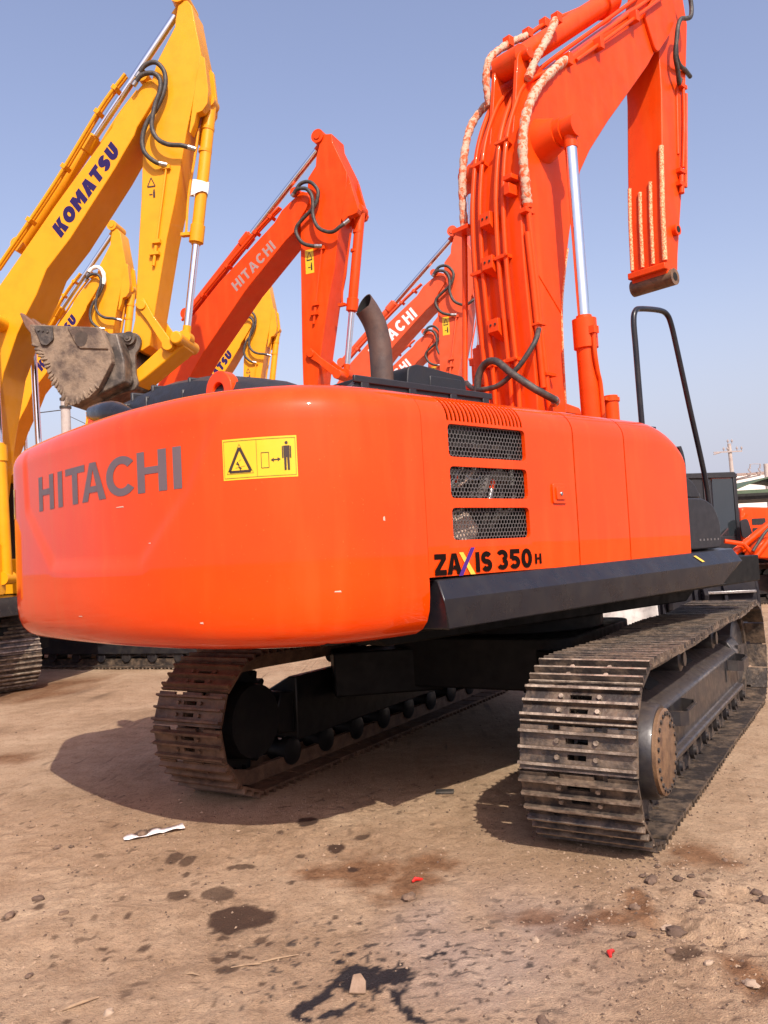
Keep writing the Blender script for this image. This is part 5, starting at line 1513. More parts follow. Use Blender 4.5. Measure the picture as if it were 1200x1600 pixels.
ORA = {'loc': (-4.22, 14.89), 'h': 115, 'bw': 0.5, 'sw': 0.42, 'boom': [(3.61, 7.51), (3.7, 7.47), (3.74, 7.4), (3.73, 7.32), (3.67, 7.21), (3.56, 7.09), (3.44, 6.89), (3.31, 6.8), (3.26, 6.77), (2.46, 6.11), (1.81, 5.46), (1.53, 5.18), (1.28, 4.87), (1.01, 4.44), (0.7, 3.64), (0.41, 2.76), (0.1, 1.89), (-0.11, 1.61), (-0.32, 1.68), (-0.39, 2.02), (-0.29, 2.82), (-0.08, 3.6), (0.24, 4.25), (0.77, 5.2), (1.32, 5.84), (1.93, 6.34), (3.06, 7.11), (3.21, 7.28), (3.35, 7.37), (3.55, 7.48)], 'stick': [(3.96, 8.32), (4.04, 8.36), (4.18, 8.33), (4.19, 8.18), (4.42, 7.64), (4.39, 7.37), (4.35, 7.09), (4.22, 6.78), (4.11, 6.15), (3.96, 5.63), (3.79, 4.84), (3.7, 4.36), (3.62, 4.18), (3.48, 4.2), (3.44, 4.39), (3.44, 4.49), (3.45, 4.97), (3.5, 6.37), (3.53, 7.0), (3.6, 7.2), (3.69, 7.54), (3.71, 7.72), (3.86, 7.88), (3.88, 8.03), (3.94, 8.18)], 'brk': [(4.45, 7.59), (4.51, 7.33), (4.59, 7.01), (4.56, 6.95), (4.48, 6.93), (4.41, 6.93), (4.31, 6.85), (4.29, 6.93), (4.38, 7.32)], 'bpin': (3.47, 7.53), 'spin': (3.93, 8.35), 'bcyl': [(4.52, 7.07), (4.42, 6.93), (4.22, 5.48), (4.12, 4.49)], 'acyl': [(3.92, 8.35), (2.54, 7.2), (2.49, 7.17), (1.14, 6.05)], 'link': [(3.63, 4.85), (4.1, 4.45)], 'lpin': (4.1, 4.42), 'pipes': [(3.37, 7.42), (3.18, 7.31), (2.73, 7.02), (1.9, 6.4), (1.12, 5.78)], 'hose1': [(3.48, 7.47), (3.62, 7.61), (3.79, 7.6), (3.91, 7.47), (3.93, 7.35), (3.85, 7.18), (3.67, 7.06), (3.52, 6.94), (3.5, 6.82), (3.6, 6.65), (3.75, 6.57), (3.93, 6.54)], 'hose2': [(3.47, 7.42), (3.57, 7.51), (3.73, 7.49), (3.83, 7.37), (3.85, 7.21), (3.84, 7.04), (3.9, 6.85), (4.02, 6.74), (4.18, 6.69), (4.32, 6.75), (4.45, 6.84)], 'text': [(2.16, 6.26), (2.97, 6.84), (2.27, 6.11)], 'sticktube': [(3.92, 6.52), (3.76, 5.64)], 'decal': [(3.59, 6.55), (3.73, 6.16)], 'boss': (0.74, 4.53)}
def boom_text(boom, SP, txt, m, bold, shear, hgt=None, grow=1.0, dx=0.0):
    (ax, az), (bx, bz), (cx, cz) = SP['text']
    up = Vector((ax - cx, az - cz)); h = hgt or up.length
    base = Vector((cx, cz)); top_end = Vector((bx, bz))
    along = (top_end - Vector((ax, az))); ln = along.length * grow; along.normalize()
    n = Vector((-along.y, along.x))
    base = base + along * dx
    mb = MB()
    y = -SP['bw'] / 2
    put_word(word(txt, 0, ln, 0, h, s=bold, gap=0.15 if bold < 0.3 else 0.09, shear=shear), lambda o_: (lambda u, v: ((base + along * u + n * v).x, y - o_, (base + along * u + n * v).y)), mb, 0, 0.003)
    return mb.build('lettering', m, boom, smooth=0)

YX, yboom = bg_excavator('excavator', YEL, 'yellow_paint', True, und_rot=R(-35), L2=1.35, und_off=(-1.2, 0.05))
tag(YX, 'nearest yellow excavator with blue boom lettering and a muddy bucket curled up high', 'excavator', 'excavators parked in the yard')
boom_text(yboom, YEL, 'KOMATSU', 'blue_lettering', 0.33, 0.25, hgt=0.20, grow=1.0)
# bucket of the yellow excavator
mb = MB()
bk = YEL['bucket']
HB = 0.60
mb.prism(bk, -HB, -HB + 0.035, 'y'); mb.prism(bk, HB - 0.035, HB, 'y')
shell = bk[1:] + bk[:1]
sh = bk[1:]                                    # from the rear top corner round the bottom to the lip
for i in range(len(sh) - 1):
    (x0, z0), (x1, z1) = sh[i], sh[i + 1]
    d = Vector((x1 - x0, z1 - z0)).normalized(); q = Vector((-d.y, d.x)) * 0.03
    mb.prism([(x0, z0), (x1, z1), (x1 - q.x, z1 - q.y), (x0 - q.x, z0 - q.y)], -HB + 0.03, HB - 0.03, 'y')
mb.prism([(1.70, 4.66), (2.58, 4.56), (2.60, 4.52), (1.75, 4.60)], -HB + 0.04, HB - 0.04, 'y')
bkt = mb.build('bucket', 'bucket_mud', YX, bevel=0.008)
mb = MB()
# caked mud lumps round the shell edge
for i in range(len(sh) - 1):
    (x0, z0), (x1, z1) = sh[i], sh[i + 1]
    if i < 4: continue
    n = max(1, int(math.hypot(x1 - x0, z1 - z0) / 0.055))
    for k in range(n):
        t_ = (k + random.random() * 0.6) / n
        c_ = Vector((x0 + (x1 - x0) * t_, -HB - 0.006, z0 + (z1 - z0) * t_))
        ctr = Vector((2.2, -HB, 4.25)); dv = (ctr - c_).normalized()
        c_ += dv * random.uniform(0.015, 0.05)
        r_ = random.uniform(0.014, 0.036) * (1 if i > 4 else 0.8)
        mb.tube([c_ - dv * r_ * 1.5, c_ - dv * r_ * 0.6, c_ + dv * r_ * 0.8, c_ + dv * r_ * 2.1], [r_ * 0.4, r_ * 0.8, r_ * 0.75, r_ * 0.15], 7)
mb.build('mud', 'bucket_mud', bkt, smooth=60)
mb = MB()
mb.prism([(2.18, 4.645), (2.575, 4.60), (2.655, 4.48), (2.71, 4.32), (2.34, 4.36), (2.27, 4.45)], -HB - 0.022, -HB - 0.002, 'y')
mb.build('wear_plate', 'bucket_mud', bkt, bevel=0.006)
mb = MB()
mb.prism(round_poly([(1.73, 4.70), (1.98, 4.67), (1.99, 4.50), (1.90, 4.43), (1.83, 4.45)], 0.02), -HB - 0.03, -HB - 0.002, 'y')
for x, z in ((1.80, 4.63), (1.86, 4.62), (1.92, 4.60)): mb.cyl((x, -HB - 0.03, z), (x, -HB - 0.045, z), 0.016, seg=6)
mb.build('side_cutter', 'bucket_steel', bkt, bevel=0.004)
mb = MB()
pts = [(2.36 + 0.085 * math.cos(a) * (1 + 0.12 * math.sin(3 * a)), -HB - 0.0245, 4.475 + 0.105 * math.sin(a) * (1 + 0.1 * math.cos(2 * a))) for a in np.linspace(0, 2 * math.pi, 20, endpoint=False)]
mb.add(pts, [tuple(range(20))])
mb.build('stain', 'mud_stain', bkt, smooth=0)
ea = YEL['ear']
for y0 in (-0.27, 0.23):
    mb = MB(); mb.prism(round_poly(ea, 0.04), y0, y0 + 0.05, 'y'); mb.build('ear', 'bucket_steel', bkt, bevel=0.006)
mb = MB()
mb.prism([(2.50, 4.58), (2.78, 4.54), (2.86, 4.2), (2.86, 3.92), (2.60, 3.82), (2.42, 3.75), (2.56, 3.88), (2.72, 4.15), (2.70, 4.35)], -0.50, 0.50, 'y')
mb.build('back_plate', 'bucket_steel', bkt, bevel=0.02)
mb = MB()
for x, z in YEL['tpin']:
    mb.cyl((x, -0.33, z), (x, 0.33, z), 0.085, seg=24); mb.cyl((x, -0.36, z), (x, 0.36, z), 0.05, seg=18)
    mb.cyl((x, -0.372, z), (x, 0.372, z), 0.026, seg=6)
mb.build('pin', 'bucket_steel', bkt, smooth=40)
for k in range(5):
    y = -HB + 0.08 + k * 0.26
    mb = MB()
    c_ = (1.70, 4.665); tip = (1.515, 4.90)
    d = Vector((tip[0] - c_[0], tip[1] - c_[1])).normalized(); q = Vector((-d.y, d.x))
    A = Vector(c_) - d * 0.06; Bq = Vector(tip)
    sec0 = [(A + q * 0.055), (A - q * 0.055)]; sec1 = [(Bq + q * 0.018), (Bq - q * 0.018)]
    mid0 = A.lerp(Bq, 0.45)
    vs = []
    for P_, hw, ww in ((A, 0.060, 0.075), (mid0, 0.058, 0.068), (Bq, 0.014, 0.042)):
        for a, b_ in ((1, -1), (1, 1), (-1, 1), (-1, -1)):
            p = P_ + q * (a * hw); vs.append((p.x, y + b_ * ww, p.y))
    fs = [(i * 4 + j, i * 4 + (j + 1) % 4, (i + 1) * 4 + (j + 1) % 4, (i + 1) * 4 + j) for i in range(2) for j in range(4)] + [(0, 1, 2, 3)[::-1], (8, 9, 10, 11)]
    mb.add(vs, fs)
    mb.build('tooth', 'tooth_rust', bkt, bevel=0.012)
# thick tipping link of the yellow machine and the cloth tape on its bucket cylinder
mb = MB()
lp_ = YEL['lpin']; t2 = YEL['tpin'][1]
a = Vector((lp_[0], 0, lp_[1] - 0.02)); b_ = Vector((t2[0] + 0.03, 0, t2[1] + 0.01))
d = (b_ - a).normalized(); q = Vector((-d.z, 0, d.x))
pol = [a + q * 0.10, a - q * 0.10, b_ - q * 0.085 - d * 0.15, b_ - q * 0.075, b_ + q * 0.075, b_ + q * 0.085 - d * 0.15]
mb.prism([(p.x, p.z) for p in pol], -0.20, 0.20, 'y')
mb.cyl((a.x, -0.34, a.z), (a.x, 0.30, a.z), 0.085, seg=20)
mb.build('tipping_link', 'yellow_paint', YX, bevel=0.02, smooth=40)
mb = MB()
rg = YEL['rag']
rows = []
seg = 14
for k, dz in enumerate((0.085, 0.03, -0.03, -0.085)):
    for i in range(seg):
        a = 2 * math.pi * i / seg
        mb.v.append((rg[0] + (0.115 + 0.012 * math.sin(3 * a + k)) * math.cos(a) + dz * 0.13, -0.0 + (0.105 + 0.01 * math.sin(5 * a)) * math.sin(a), rg[1] + dz + 0.02 * math.sin(a * 2 + k)))
for k in range(3):
    for i in range(seg):
        j = (i + 1) % seg
        mb.f.append((k * seg + i, k * seg + j, (k + 1) * seg + j, (k + 1) * seg + i)); mb.m.append(0)
tape = mb.build('tape', 'white_tape', [c for c in YX.children if c.name.startswith('bucket_cylinder')][0], smooth=30)

OX, oboom = bg_excavator('excavator', ORA, 'orange_boom', False, und_rot=R(4), L2=1.85)
tag(OX, 'orange excavator with pale grey boom lettering, its stick hanging just left of the exhaust pipe', 'excavator', 'excavators parked in the yard')
boom_text(oboom, ORA, 'HITACHI', 'silver_lettering', 0.22, 0.0, hgt=0.185, grow=1.0)
def repeat(src, loc, rz, label, text, SP, m, bold, shear, hgt, grow, paint_from=None, paint_to=None, dx=0.0):
    r = copy_tree(src)
    r.location = (loc[0], loc[1], 0); r.rotation_euler = (0, 0, rz)
    r['label'] = label
    for ch in list(r.children):
        if ch.name.startswith('bucket') and not ch.name.startswith('bucket_'):
            for g in list(ch.children): bpy.data.objects.remove(g)
            bpy.data.objects.remove(ch)
    for ch in list(r.children):
        if ch.name.startswith('boom') and not ch.name.startswith('boom_'):
            for g in list(ch.children):
                if g.name.startswith('lettering'): bpy.data.objects.remove(g)
            boom_text(ch, SP, text, m, bold, shear, hgt, grow, dx)
    for ch in list(r.children):
        for g in list(ch.children):
            if g.name.startswith('tape'): bpy.data.objects.remove(g)
    if paint_to:
        allo = list(r.children) + [g for c in r.children for g in c.children]
        cache = {}
        for o in allo:
            if o.type == 'MESH' and any(s_.material and s_.material.name == paint_from for s_ in o.material_slots):
                if o.data.name not in cache:
                    me2 = o.data.copy()
                    for i, mm in enumerate(me2.materials):
                        if mm.name == paint_from: me2.materials[i] = MATS[paint_to]
                    cache[o.data.name] = me2
                o.data = cache[o.data.name]
    return r
repeat(OX, (-1.72, 19.13), R(90 - 115), 'faded orange excavator with white boom lettering, seen between the exhaust pipe and the big boom', 'HITACHI', ORA, 'white_lettering', 0.24, 0.0, 0.26, 1.33, 'orange_boom', 'orange_faded', dx=-0.36)
repeat(OX, (-1.71, 23.79), R(90 - 115), 'farthest orange excavator, only part of its boom and stick showing under the white-lettered boom', 'HITACHI', ORA, 'white_lettering', 0.24, 0.0, 0.26, 1.33, 'orange_boom', 'orange_faded', dx=-0.36)
y2 = repeat(YX, (-9.15, 18.39), R(90 - 98), 'second yellow excavator, with a white-taped hose, half hidden behind the muddy bucket', 'KOMATSU', YEL, 'blue_lettering', 0.33, 0.25, 0.20, 1.0)
repeat(YX, (-6.47, 22.12), R(90 - 98), 'farthest yellow excavator, its stick showing under the boom with pale grey lettering', 'KOMATSU', YEL, 'blue_lettering', 0.33, 0.25, 0.20, 1.0)

mb = MB()
q_ = smooth_path([(x, -YEL['bw'] / 2 - 0.05, z) for x, z in YEL['hose1']], 8)[4:34]
mb.tube(q_, [0.042 + 0.004 * math.sin(i) for i in range(len(q_))], 12)
mb.build('tape', 'white_tape', [c for c in y2.children if c.name.startswith('boom') and not c.name.startswith('boom_')][0], smooth=50)
# ------------------------------------------------------------------ far right: another machine, bucket, wall, canopy, poles
RX = empty('excavator', (8.62, 20.9, 0), R(180 + 12))
tag(RX, 'orange excavator at the far right with a dark cab and three louvres, facing left', 'excavator', 'excavators parked in the yard')
bg_track(RX, -1.25, 1.85, 0); bg_track(RX, 1.25, 1.85, 0)
mb = MB(); mb.box(-2.4, 1.9, -1.35, 1.35, 0.95, 1.2); mb.build('revolving_frame', 'under_shade_black', RX, bevel=0.01)
mb = MB()
mb.prism(round_poly([(-2.9, 1.1), (-2.9, 1.95), (-2.5, 2.05), (-0.4, 2.22), (0.62, 2.28), (0.68, 1.2)], 0.12), -1.40, 1.42, 'y')
hd = mb.build('hood', 'orange_paint', RX, bevel=0.03)
mb = MB()
for k, z in enumerate((1.84, 1.62, 1.40)):
    mb.prism(round_poly(rect(0.0, 0.36, z, z + 0.15), 0.03), 1.415, 1.43, 'y')
mb.build('louvre', 'bay_black', hd)
vs, fs = text2d('350', 0, 0.26, 0, 0.10, bold=0.02)
mb = MB(); decal(vs, fs, lambda u, v: (0.26 - u, 1.424, 1.24 + v), mb); mb.build('lettering', 'black_lettering', hd, smooth=0)
mb = MB()
for x, y in ((0.72, 1.38), (0.72, 0.45), (1.50, 1.38), (2.05, 1.38), (2.05, 0.45)): mb.box(x - 0.045, x + 0.045, y - 0.045, y + 0.045, 1.2, 3.02)
mb.prism(round_poly([(0.64, 2.96), (2.12, 2.98), (2.10, 3.10), (0.70, 3.10)], 0.05), 0.40, 1.43, 'y')
mb.box(0.70, 2.08, 0.42, 1.40, 1.1, 1.62)
mb.box(1.32, 2.05, 1.36, 1.39, 1.6, 3.0)
cb = mb.build('cab', 'plastic_black', RX, bevel=0.02)
mb = MB(); mb.box(0.77, 1.30, 1.385, 1.40, 1.62, 2.95); mb.box(2.06, 2.07, 0.5, 1.34, 1.4, 2.95); mb.build('window', 'glass', cb)
mb = MB()
for k in range(9): mb.cyl((2.16, 0.45 + k * 0.11, 1.9), (2.16, 0.45 + k * 0.11, 3.0), 0.014, seg=8)
mb.box(2.14, 2.18, 0.42, 1.38, 2.98, 3.02); mb.box(2.14, 2.18, 0.42, 1.38, 1.88, 1.92)
mb.build('guard', 'frame_black', cb)
mb = MB(); mb.tube(smooth_path([(1.75, 1.42, 2.55), (1.8, 1.62, 2.6), (1.8, 1.64, 2.2)], 5), 0.014, 8)
mb.build('mirror_bar', 'plastic_black', cb)
mb = MB(); mb.prism(round_poly([(0.50, 1.55), (0.78, 1.55), (0.82, 1.95), (0.62, 2.0)], 0.08), 1.60, 1.64, 'y')
mb.build('mirror', 'plastic_black', cb)
# folded boom and cylinders in front of the hood
mb = MB()
mb.prism([(p.x, p.z) for p in smooth_path([(0.9, 0, 1.1), (0.7, 0, 1.42), (0.3, 0, 1.55), (-0.1, 0, 1.40), (-0.4, 0, 0.95), (-0.5, 0, 0.4), (-0.05, 0, 0.35), (0.0, 0, 0.9), (0.4, 0, 1.05)], 5)], 1.75, 2.15, 'y')
bm_ = mb.build('boom', 'orange_boom', RX, bevel=0.03)
mb = MB()
mb.tube(smooth_path([(0.95, 2.2, 1.25), (0.55, 2.25, 1.72), (0.15, 2.25, 1.76), (-0.15, 2.22, 1.35), (-0.2, 2.2, 0.9)], 6), 0.035, 10)
mb.build('hose', 'rubber', bm_)
mb = MB()
mb.cyl((1.5, 1.8, 1.0), (0.35, 2.05, 1.85), 0.085); mb.cyl((1.1, 2.2, 0.9), (0.55, 2.25, 1.5), 0.06)
mb.tube([(1.5, 2.0, 1.5), (1.1, 2.1, 1.42), (0.9, 2.1, 1.2)], 0.05, 8)
mb.build('cylinder', 'orange_paint', bm_)
mb = MB(); mb.cyl((0.35, 2.05, 1.85), (0.0, 2.12, 2.1), 0.04); mb.build('rod', 'steel', bm_)
mb = MB()
mb.prism(round_poly([(-1.6, 0.25), (-0.25, 0.25), (-0.15, 0.75), (-0.35, 1.22), (-1.6, 1.28)], 0.12), 1.9, 3.0, 'y')
mb.build('guard_box', 'orange_paint', RX, bevel=0.04)

BB = empty('loader_bucket', (4.22, 11.9, 0), R(-8))
tag(BB, 'black steel bucket with welded ribs lying behind the front of the big right track', 'bucket')
mb = MB()
prof_b = [(0.0, 0.05), (-0.10, 0.45), (-0.05, 0.85), (0.12, 1.12), (0.42, 1.22)]
sm = [(p.x, p.z) for p in smooth_path([(y, 0, z) for y, z in prof_b], 5)]
inn = [(y + 0.04, z - 0.01) for y, z in sm]
mb.prism(sm + inn[::-1], -1.05, 0.95, 'x')
mb.build('shell', 'bucket_black', BB, bevel=0.006)
for x in (-1.08, 0.95):
    mb = MB(); mb.prism(sm + [(0.9, 0.95), (1.15, 0.1)], x, x + 0.04, 'x'); mb.build('side_plate', 'bucket_black', BB, bevel=0.008)
for x in (-0.75, -0.35, 0.10, 0.50):
    mb = MB()
    out = [(y - 0.07, z) for y, z in sm]
    mb.prism([(y + 0.01, z) for y, z in sm] + out[::-1], x, x + 0.045, 'x'); mb.build('rib', 'bucket_black', BB, bevel=0.005)
mb = MB(); mb.box(0.20, 0.92, -0.17, -0.09, 0.80, 0.835); mb.build('wear_bar', 'steel', BB, bevel=0.004)
mb = MB(); mb.prism([(-0.02, 0.55), (-0.22, 0.60), (-0.30, 0.8), (-0.16, 0.93), (-0.02, 0.95)], -0.28, -0.22, 'x'); mb.prism([(-0.02, 0.55), (-0.22, 0.60), (-0.30, 0.8), (-0.16, 0.93), (-0.02, 0.95)], 0.20, 0.26, 'x')
mb.build('ear', 'bucket_black', BB, bevel=0.01)

mb = MB()
pts = [(0, 0, 0.05), (0.02, -0.02, 0.45), (0.05, 0.0, 0.80), (0.16, 0.10, 0.92), (0.30, 0.22, 0.96)]
wv = [-0.42, -0.30, -0.12, 0.05, 0.22, 0.36, 0.43]
for k, yv in enumerate(wv):
    for (a, b_, c_) in pts:
        mb.v.append((yv, a + 0.05 * math.sin(k * 1.9) - (0.10 if k in (0, 6) else 0), c_ - 0.04 * (k % 2) - 0.05 * (k == 0)))
for k in range(len(wv) - 1):
    for j in range(4):
        mb.f.append((k * 5 + j, (k + 1) * 5 + j, (k + 1) * 5 + j + 1, k * 5 + j + 1)); mb.m.append(0)
wp = mb.build('body_panel', 'panel_white', None, smooth=60, loc=(3.02, 10.9, 0.0))
wp.modifiers.new('thick', 'SOLIDIFY').thickness = 0.02
tag(wp, 'dented off-white sheet metal panel standing behind the right track', 'panel')

mb = MB()
mb.box(9.0, 75.0, 41.0, 41.35, -0.1, 4.62)
wl_ = mb.build('wall', 'wall_white', None)
tag(wl_, 'long white rendered boundary wall behind the utility pole', 'wall')
mb = MB()
for k in range(130): mb.box(9.0 + k * 0.5, 9.0 + k * 0.5 + 0.46, 40.96, 41.39, 4.62, 4.68 + 0.06 * random.random())
mb.build('coping', 'roof_edge', wl_)

CN = empty('canopy', (13.9, 30.5, 0), 0)
tag(CN, 'dark green curved canopy roof on posts in front of the white wall', 'canopy')
arcp = [(-1.85 + 3.9 * k / 16, 3.10 + 0.62 * math.sin(math.pi * (0.08 + 0.84 * k / 16)) - 0.06) for k in range(17)]
mb = MB(); mb.prism(arcp + [(x, z - 0.05) for x, z in arcp[::-1]], -1.8, 1.8, 'y'); mb.build('roof', 'olive_canopy', CN, smooth=30)
mb = MB(); mb.prism([(-1.80, 3.16), (2.0, 3.16), (2.0, 2.86), (-1.80, 2.86)], -1.6, 1.6, 'y'); mb.build('soffit', 'bay_black', CN)
mb = MB(); mb.box(-1.9, 2.1, -1.84, -1.80, 3.06, 3.18); mb.build('fascia', 'olive_canopy', CN)
for x in (-1.6, 1.8):
    for y in (-1.5, 1.5):
        mb = MB(); mb.cyl((x, y, 0), (x, y, 2.9), 0.05); mb.build('post', 'steel', CN)

UP = empty('utility_pole', (16.62, 39.2, 0), 0)
tag(UP, 'thin concrete utility pole with a crossarm in front of the white wall', 'utility pole')
mb = MB(); mb.cyl((0, 0, -0.1), (-0.14, 0, 6.0), 0.12, 0.085, 14); mb.build('pole', 'concrete_pole', UP, smooth=40)
mb = MB(); mb.box(-0.95, 0.40, -0.13, -0.09, 5.58, 5.64); mb.tube([(-0.95, -0.11, 5.52), (-0.6, -0.11, 5.60)], 0.03, 6); mb.build('crossarm', 'insulator', UP)
for x, z in ((-0.46, 5.64), (-0.28, 5.64), (0.16, 5.64), (0.38, 5.64), (-0.24, 6.0), (-0.05, 6.0)):
    mb = MB(); mb.lathe((x, -0.11, z), (x, -0.11, z + 0.20), [(0, 0.018), (0.4, 0.02), (0.42, 0.05), (0.7, 0.05), (0.8, 0.03), (1, 0.02)], 10); mb.build('insulator', 'insulator', UP, smooth=40)
for x in (0.22, 0.68):
    mb = MB()
    for k in range(5): mb.tube([(x + 0.05 * math.sin(k * 2.2), -1.2, 4.35 + k * 0.1), (x + 0.05 * math.cos(k * 1.7) - 0.02, -1.2, 4.48 + k * 0.1)], 0.028, 6)
    mb.build('insulator', 'insulator', UP)
mb = MB(); mb.tube(smooth_path([(0.22, -1.2, 4.86), (0.42, -1.2, 4.88), (0.68, -1.2, 4.86)], 4), 0.012, 6); mb.tube([(0.22, -1.2, 4.35), (0.0, -0.1, 4.3)], 0.03, 6); mb.tube([(0.68, -1.2, 4.35), (0.0, -0.1, 4.25)], 0.03, 6)
mb.build('wire', 'insulator', UP)
mb = MB(); mb.cyl((0, 0, -0.1), (-0.08, 0, 4.65), 0.11, 0.095, 14)
cp = mb.build('concrete_post', 'concrete_pole', None, smooth=40, loc=(16.55, 35.6, 0))
tag(cp, 'plain grey concrete post rising behind the green canopy, without a crossarm', 'post')

LP = empty('utility_pole', (-11.45, 30.2, 0), 0)
tag(LP, 'round pale concrete pole with wires, seen under the muddy bucket', 'utility pole')
mb = MB(); mb.cyl((0, 0, -0.1), (0, 0, 7.9), 0.20, 0.165, 20); mb.build('pole', 'concrete_pole', LP, smooth=40)
mb = MB(); mb.cyl((0, 0, 7.55), (0, 0, 7.63), 0.21, seg=20); mb.cyl((0, 0, 7.85), (0, 0, 7.93), 0.20, seg=20); mb.build('band', 'rubber', LP)
mb = MB()
mb.tube([(-0.15, 0, 7.5), (-6, 1.5, 7.42), (-14, 4, 7.9)], 0.018, 6); mb.tube([(0.15, 0, 7.25), (0.8, 0.2, 6.9), (3.0, 1.0, 6.3)], 0.012, 6)
mb.build('wire', 'rubber', LP)

mat('chip', (0.25, 0.165, 0.11), 0.9, col2=(0.20, 0.13, 0.085), nscale=25, bump=0.5, bscale=60)
# ------------------------------------------------------------------ litter and stones on the dirt
def rock_mesh(r, seed, flat=0.65):
    rs = np.random.RandomState(seed)
    bmv = []
    n1, n2 = 7, 10
    off = rs.rand(n1 + 1, n2) * 0.5 + 0.75
    for i in range(n1 + 1):
        for k in range(n2):
            a = math.pi * i / n1; p = 2 * math.pi * k / n2
            q = r * (off[i, k] if 0 < i < n1 else 0.9)
            bmv.append((q * math.sin(a) * math.cos(p) * (1 + 0.25 * (seed % 3)), q * math.sin(a) * math.sin(p), q * math.cos(a) * flat))
    fs = []
    for i in range(n1):
        for k in range(n2):
            l = (k + 1) % n2
            fs.append((i * n2 + k, (i + 1) * n2 + k, (i + 1) * n2 + l, i * n2 + l))
    mb = MB(); mb.add(bmv, fs); return mb
STONES = [(1.001, 3.709, 0.024), (1.161, 3.981, 0.029), (1.283, 3.98, 0.023), (1.244, 4.154, 0.017), (1.318, 3.778, 0.025), (1.105, 3.485, 0.028), (1.02, 3.312, 0.021), (1.116, 3.176, 0.016), (1.21, 3.037, 0.023), (1.579, 3.815, 0.022), (1.569, 3.712, 0.025), (0.442, 2.861, 0.018), (0.918, 3.466, 0.019), (1.298, 3.712, 0.015), (0.527, 3.488, 0.016), (0.697, 3.857, 0.012), (1.357, 4.009, 0.016), (-1.988, 4.915, 0.016), (-1.901, 4.891, 0.016), (-1.835, 3.953, 0.023), (-1.776, 4.133, 0.021), (-1.078, 3.067, 0.018), (-1.508, 3.401, 0.014), (-1.581, 3.943, 0.016), (-1.542, 5.057, 0.037), (1.139, 4.046, 0.016), (1.183, 4.5, 0.021), (1.605, 4.232, 0.014), (0.021, 3.964, 0.03)]
for i, (x, y, r) in enumerate(STONES):
    pale = i in (7, 8, 14, 21, 26)
    o = rock_mesh(r, i, 0.6).build('stone', 'pale_stone' if pale else 'stone', None, smooth=45, loc=(x, y, gz(x, y) + r * 0.25))
    o.rotation_euler = (random.uniform(-0.2, 0.2), random.uniform(-0.2, 0.2), random.uniform(0, 6.28))
    tag(o, ('small pale stone' if pale else 'small brown stone') + ' lying loose on the packed dirt', 'stone', 'loose stones on the dirt')
fr_ = MB()
fr_.prism([(-0.034, -0.03), (0.03, -0.034), (0.036, 0.01), (0.02, 0.04), (-0.01, 0.036)], 0, 0.014, 'z')
o = fr_.build('flat_stone', 'chip', None, bevel=0.004, loc=(-0.192, 3.14, gz(-0.19, 3.14) + 0.018))
o.rotation_euler = (R(38), R(8), R(15))
tag(o, 'flat pale pinkish stone chip lying on the black tar splash', 'stone')
cr_ = rock_mesh(0.021, 5, 0.45).build('pale_stone', 'pale_stone', None, smooth=0, loc=(1.085, 3.53, gz(1.08, 3.53) + 0.01))
tag(cr_, 'cream coloured angular chip beside the brown stones at right', 'stone')
# paper strip
mb = MB()
a = Vector((-1.629, 4.98, 0)); b_ = Vector((-1.313, 5.138, 0)); d = (b_ - a).normalized(); q = Vector((-d.y, d.x, 0))
n = 14
for k in range(n + 1):
    t_ = k / n; c_ = a.lerp(b_, t_); wd = 0.020 + 0.022 * t_ + 0.008 * math.sin(k * 1.3)
    z = gz(c_.x, c_.y) + 0.012 + 0.014 * abs(math.sin(k * 0.7)) * t_
    mb.v += [tuple(c_ - q * wd + Vector((0, 0, z))), tuple(c_ + q * wd + Vector((0, 0, z + 0.012 * math.sin(k))))]
for k in range(n): mb.f.append((2 * k, 2 * k + 2, 2 * k + 3, 2 * k + 1)); mb.m.append(0)
o = mb.build('paper_strip', 'paper', None, smooth=60)
o.modifiers.new('thick', 'SOLIDIFY').thickness = 0.002
tag(o, 'crumpled white paper strip lying on the dirt at the edge of the shadow', 'paper')
for (x, y, rz), lb in zip(((0.07, 4.175, 0.4), (0.795, 3.326, 1.2)), ('tiny red plastic scrap in the reddish damp patch', 'small red plastic scrap on bare dirt at the right, in front of the streaks')):
    mb = MB(); mb.tube([(-0.028, 0, 0.0), (-0.008, 0.008, 0.008), (0.012, -0.004, 0.006), (0.03, 0.006, 0)], [0.006, 0.011, 0.008, 0.005], 7)
    o = mb.build('plastic_scrap', 'red_plastic', None, smooth=50, loc=(x, y, gz(x, y) + 0.006)); o.rotation_euler = (0, 0, rz)
    tag(o, lb, 'scrap')
mb = MB(); mb.prism(round_poly(rect(-0.06, 0.06, -0.028, 0.028), 0.008), 0, 0.014, 'z')
o = mb.build('metal_plate', 'rubber', None, bevel=0.003, loc=(0.306, 5.594, gz(0.3, 5.59) + 0.004)); o.rotation_euler = (R(6), 0, R(-8))
tag(o, 'small dark metal plate lying in front of the right track at the shadow edge', 'plate')
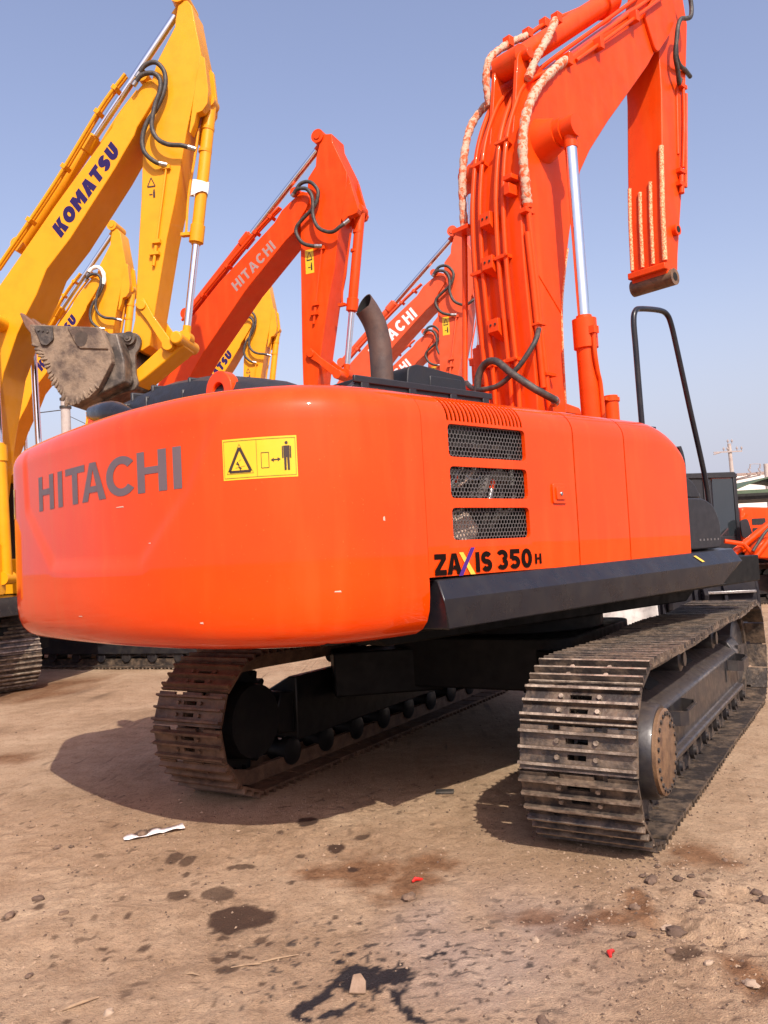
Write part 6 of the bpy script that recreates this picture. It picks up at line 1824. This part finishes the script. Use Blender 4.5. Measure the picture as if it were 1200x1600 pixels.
for (x0, y0, x1, y1, r_), lb in zip(((-1.257, 3.097, -1.149, 3.174, 0.006), (-0.886, 3.362, -0.809, 3.334, 0.004), (-0.62, 3.40, -0.44, 3.47, 0.004), (-0.70, 3.385, -0.58, 3.40, 0.004)),
        ('dry wood splinter on the dirt at the bottom left', 'short thin twig left of the two crossed dry twigs', 'long thin dry twig right of the dark spots', 'dry twig lying among the dark spots')):
    mb = MB(); mx_, my_ = (x0 + x1) / 2, (y0 + y1) / 2
    mb.tube([(x0, y0, gz(x0, y0) + r_), (mx_ + 0.006, my_ - 0.004, gz(mx_, my_) + r_ * 1.8), (x1, y1, gz(x1, y1) + r_)], [r_ * 0.6, r_, r_ * 0.5], 7)
    o = mb.build('twig', 'twig', None, smooth=50); tag(o, lb, 'twig')
# uncountable grit and crumbs of dirt: one object
rs = np.random.RandomState(3)
mb = MB()
base_ = [rock_mesh(1.0, s_, 0.6) for s_ in range(4)]
octv = [(1, 0, 0), (-1, 0, 0), (0, 1, 0), (0, -1, 0), (0, 0, 1), (0, 0, -0.5)]
octf = [(0, 2, 4), (2, 1, 4), (1, 3, 4), (3, 0, 4), (2, 0, 5), (1, 2, 5), (3, 1, 5), (0, 3, 5)]
for i in range(5200):
    if i % 3 == 0: x = rs.normal(1.15, 0.35); y = rs.normal(3.7, 0.6)
    elif i % 3 == 1: x = rs.uniform(-2.4, 2.4); y = rs.uniform(2.7, 6.0)
    else: x = rs.uniform(-5, 5); y = rs.uniform(4, 12)
    if y < 2.6: continue
    r = min(0.0085, abs(rs.normal(0, 0.0040)) + 0.0020)
    z = gz(x, y) + r * 0.2
    ca, sa = math.cos(i), math.sin(i)
    sxx, syy = rs.uniform(0.8, 1.6), rs.uniform(0.6, 1.0)
    mb.add([(x + r * (ca * vx * sxx - sa * vy * syy), y + r * (sa * vx * sxx + ca * vy * syy), z + r * vz * 0.7 + r * 0.2 * ((i + k) % 3 - 1)) for k, (vx, vy, vz) in enumerate(octv)], octf, 0 if rs.rand() < 0.55 else 1)
o = mb.build('grit', ['stone', 'tan_dirt'], None, smooth=0)
tag(o, 'scattered grit and dirt crumbs over the yard', 'grit', kind='stuff')
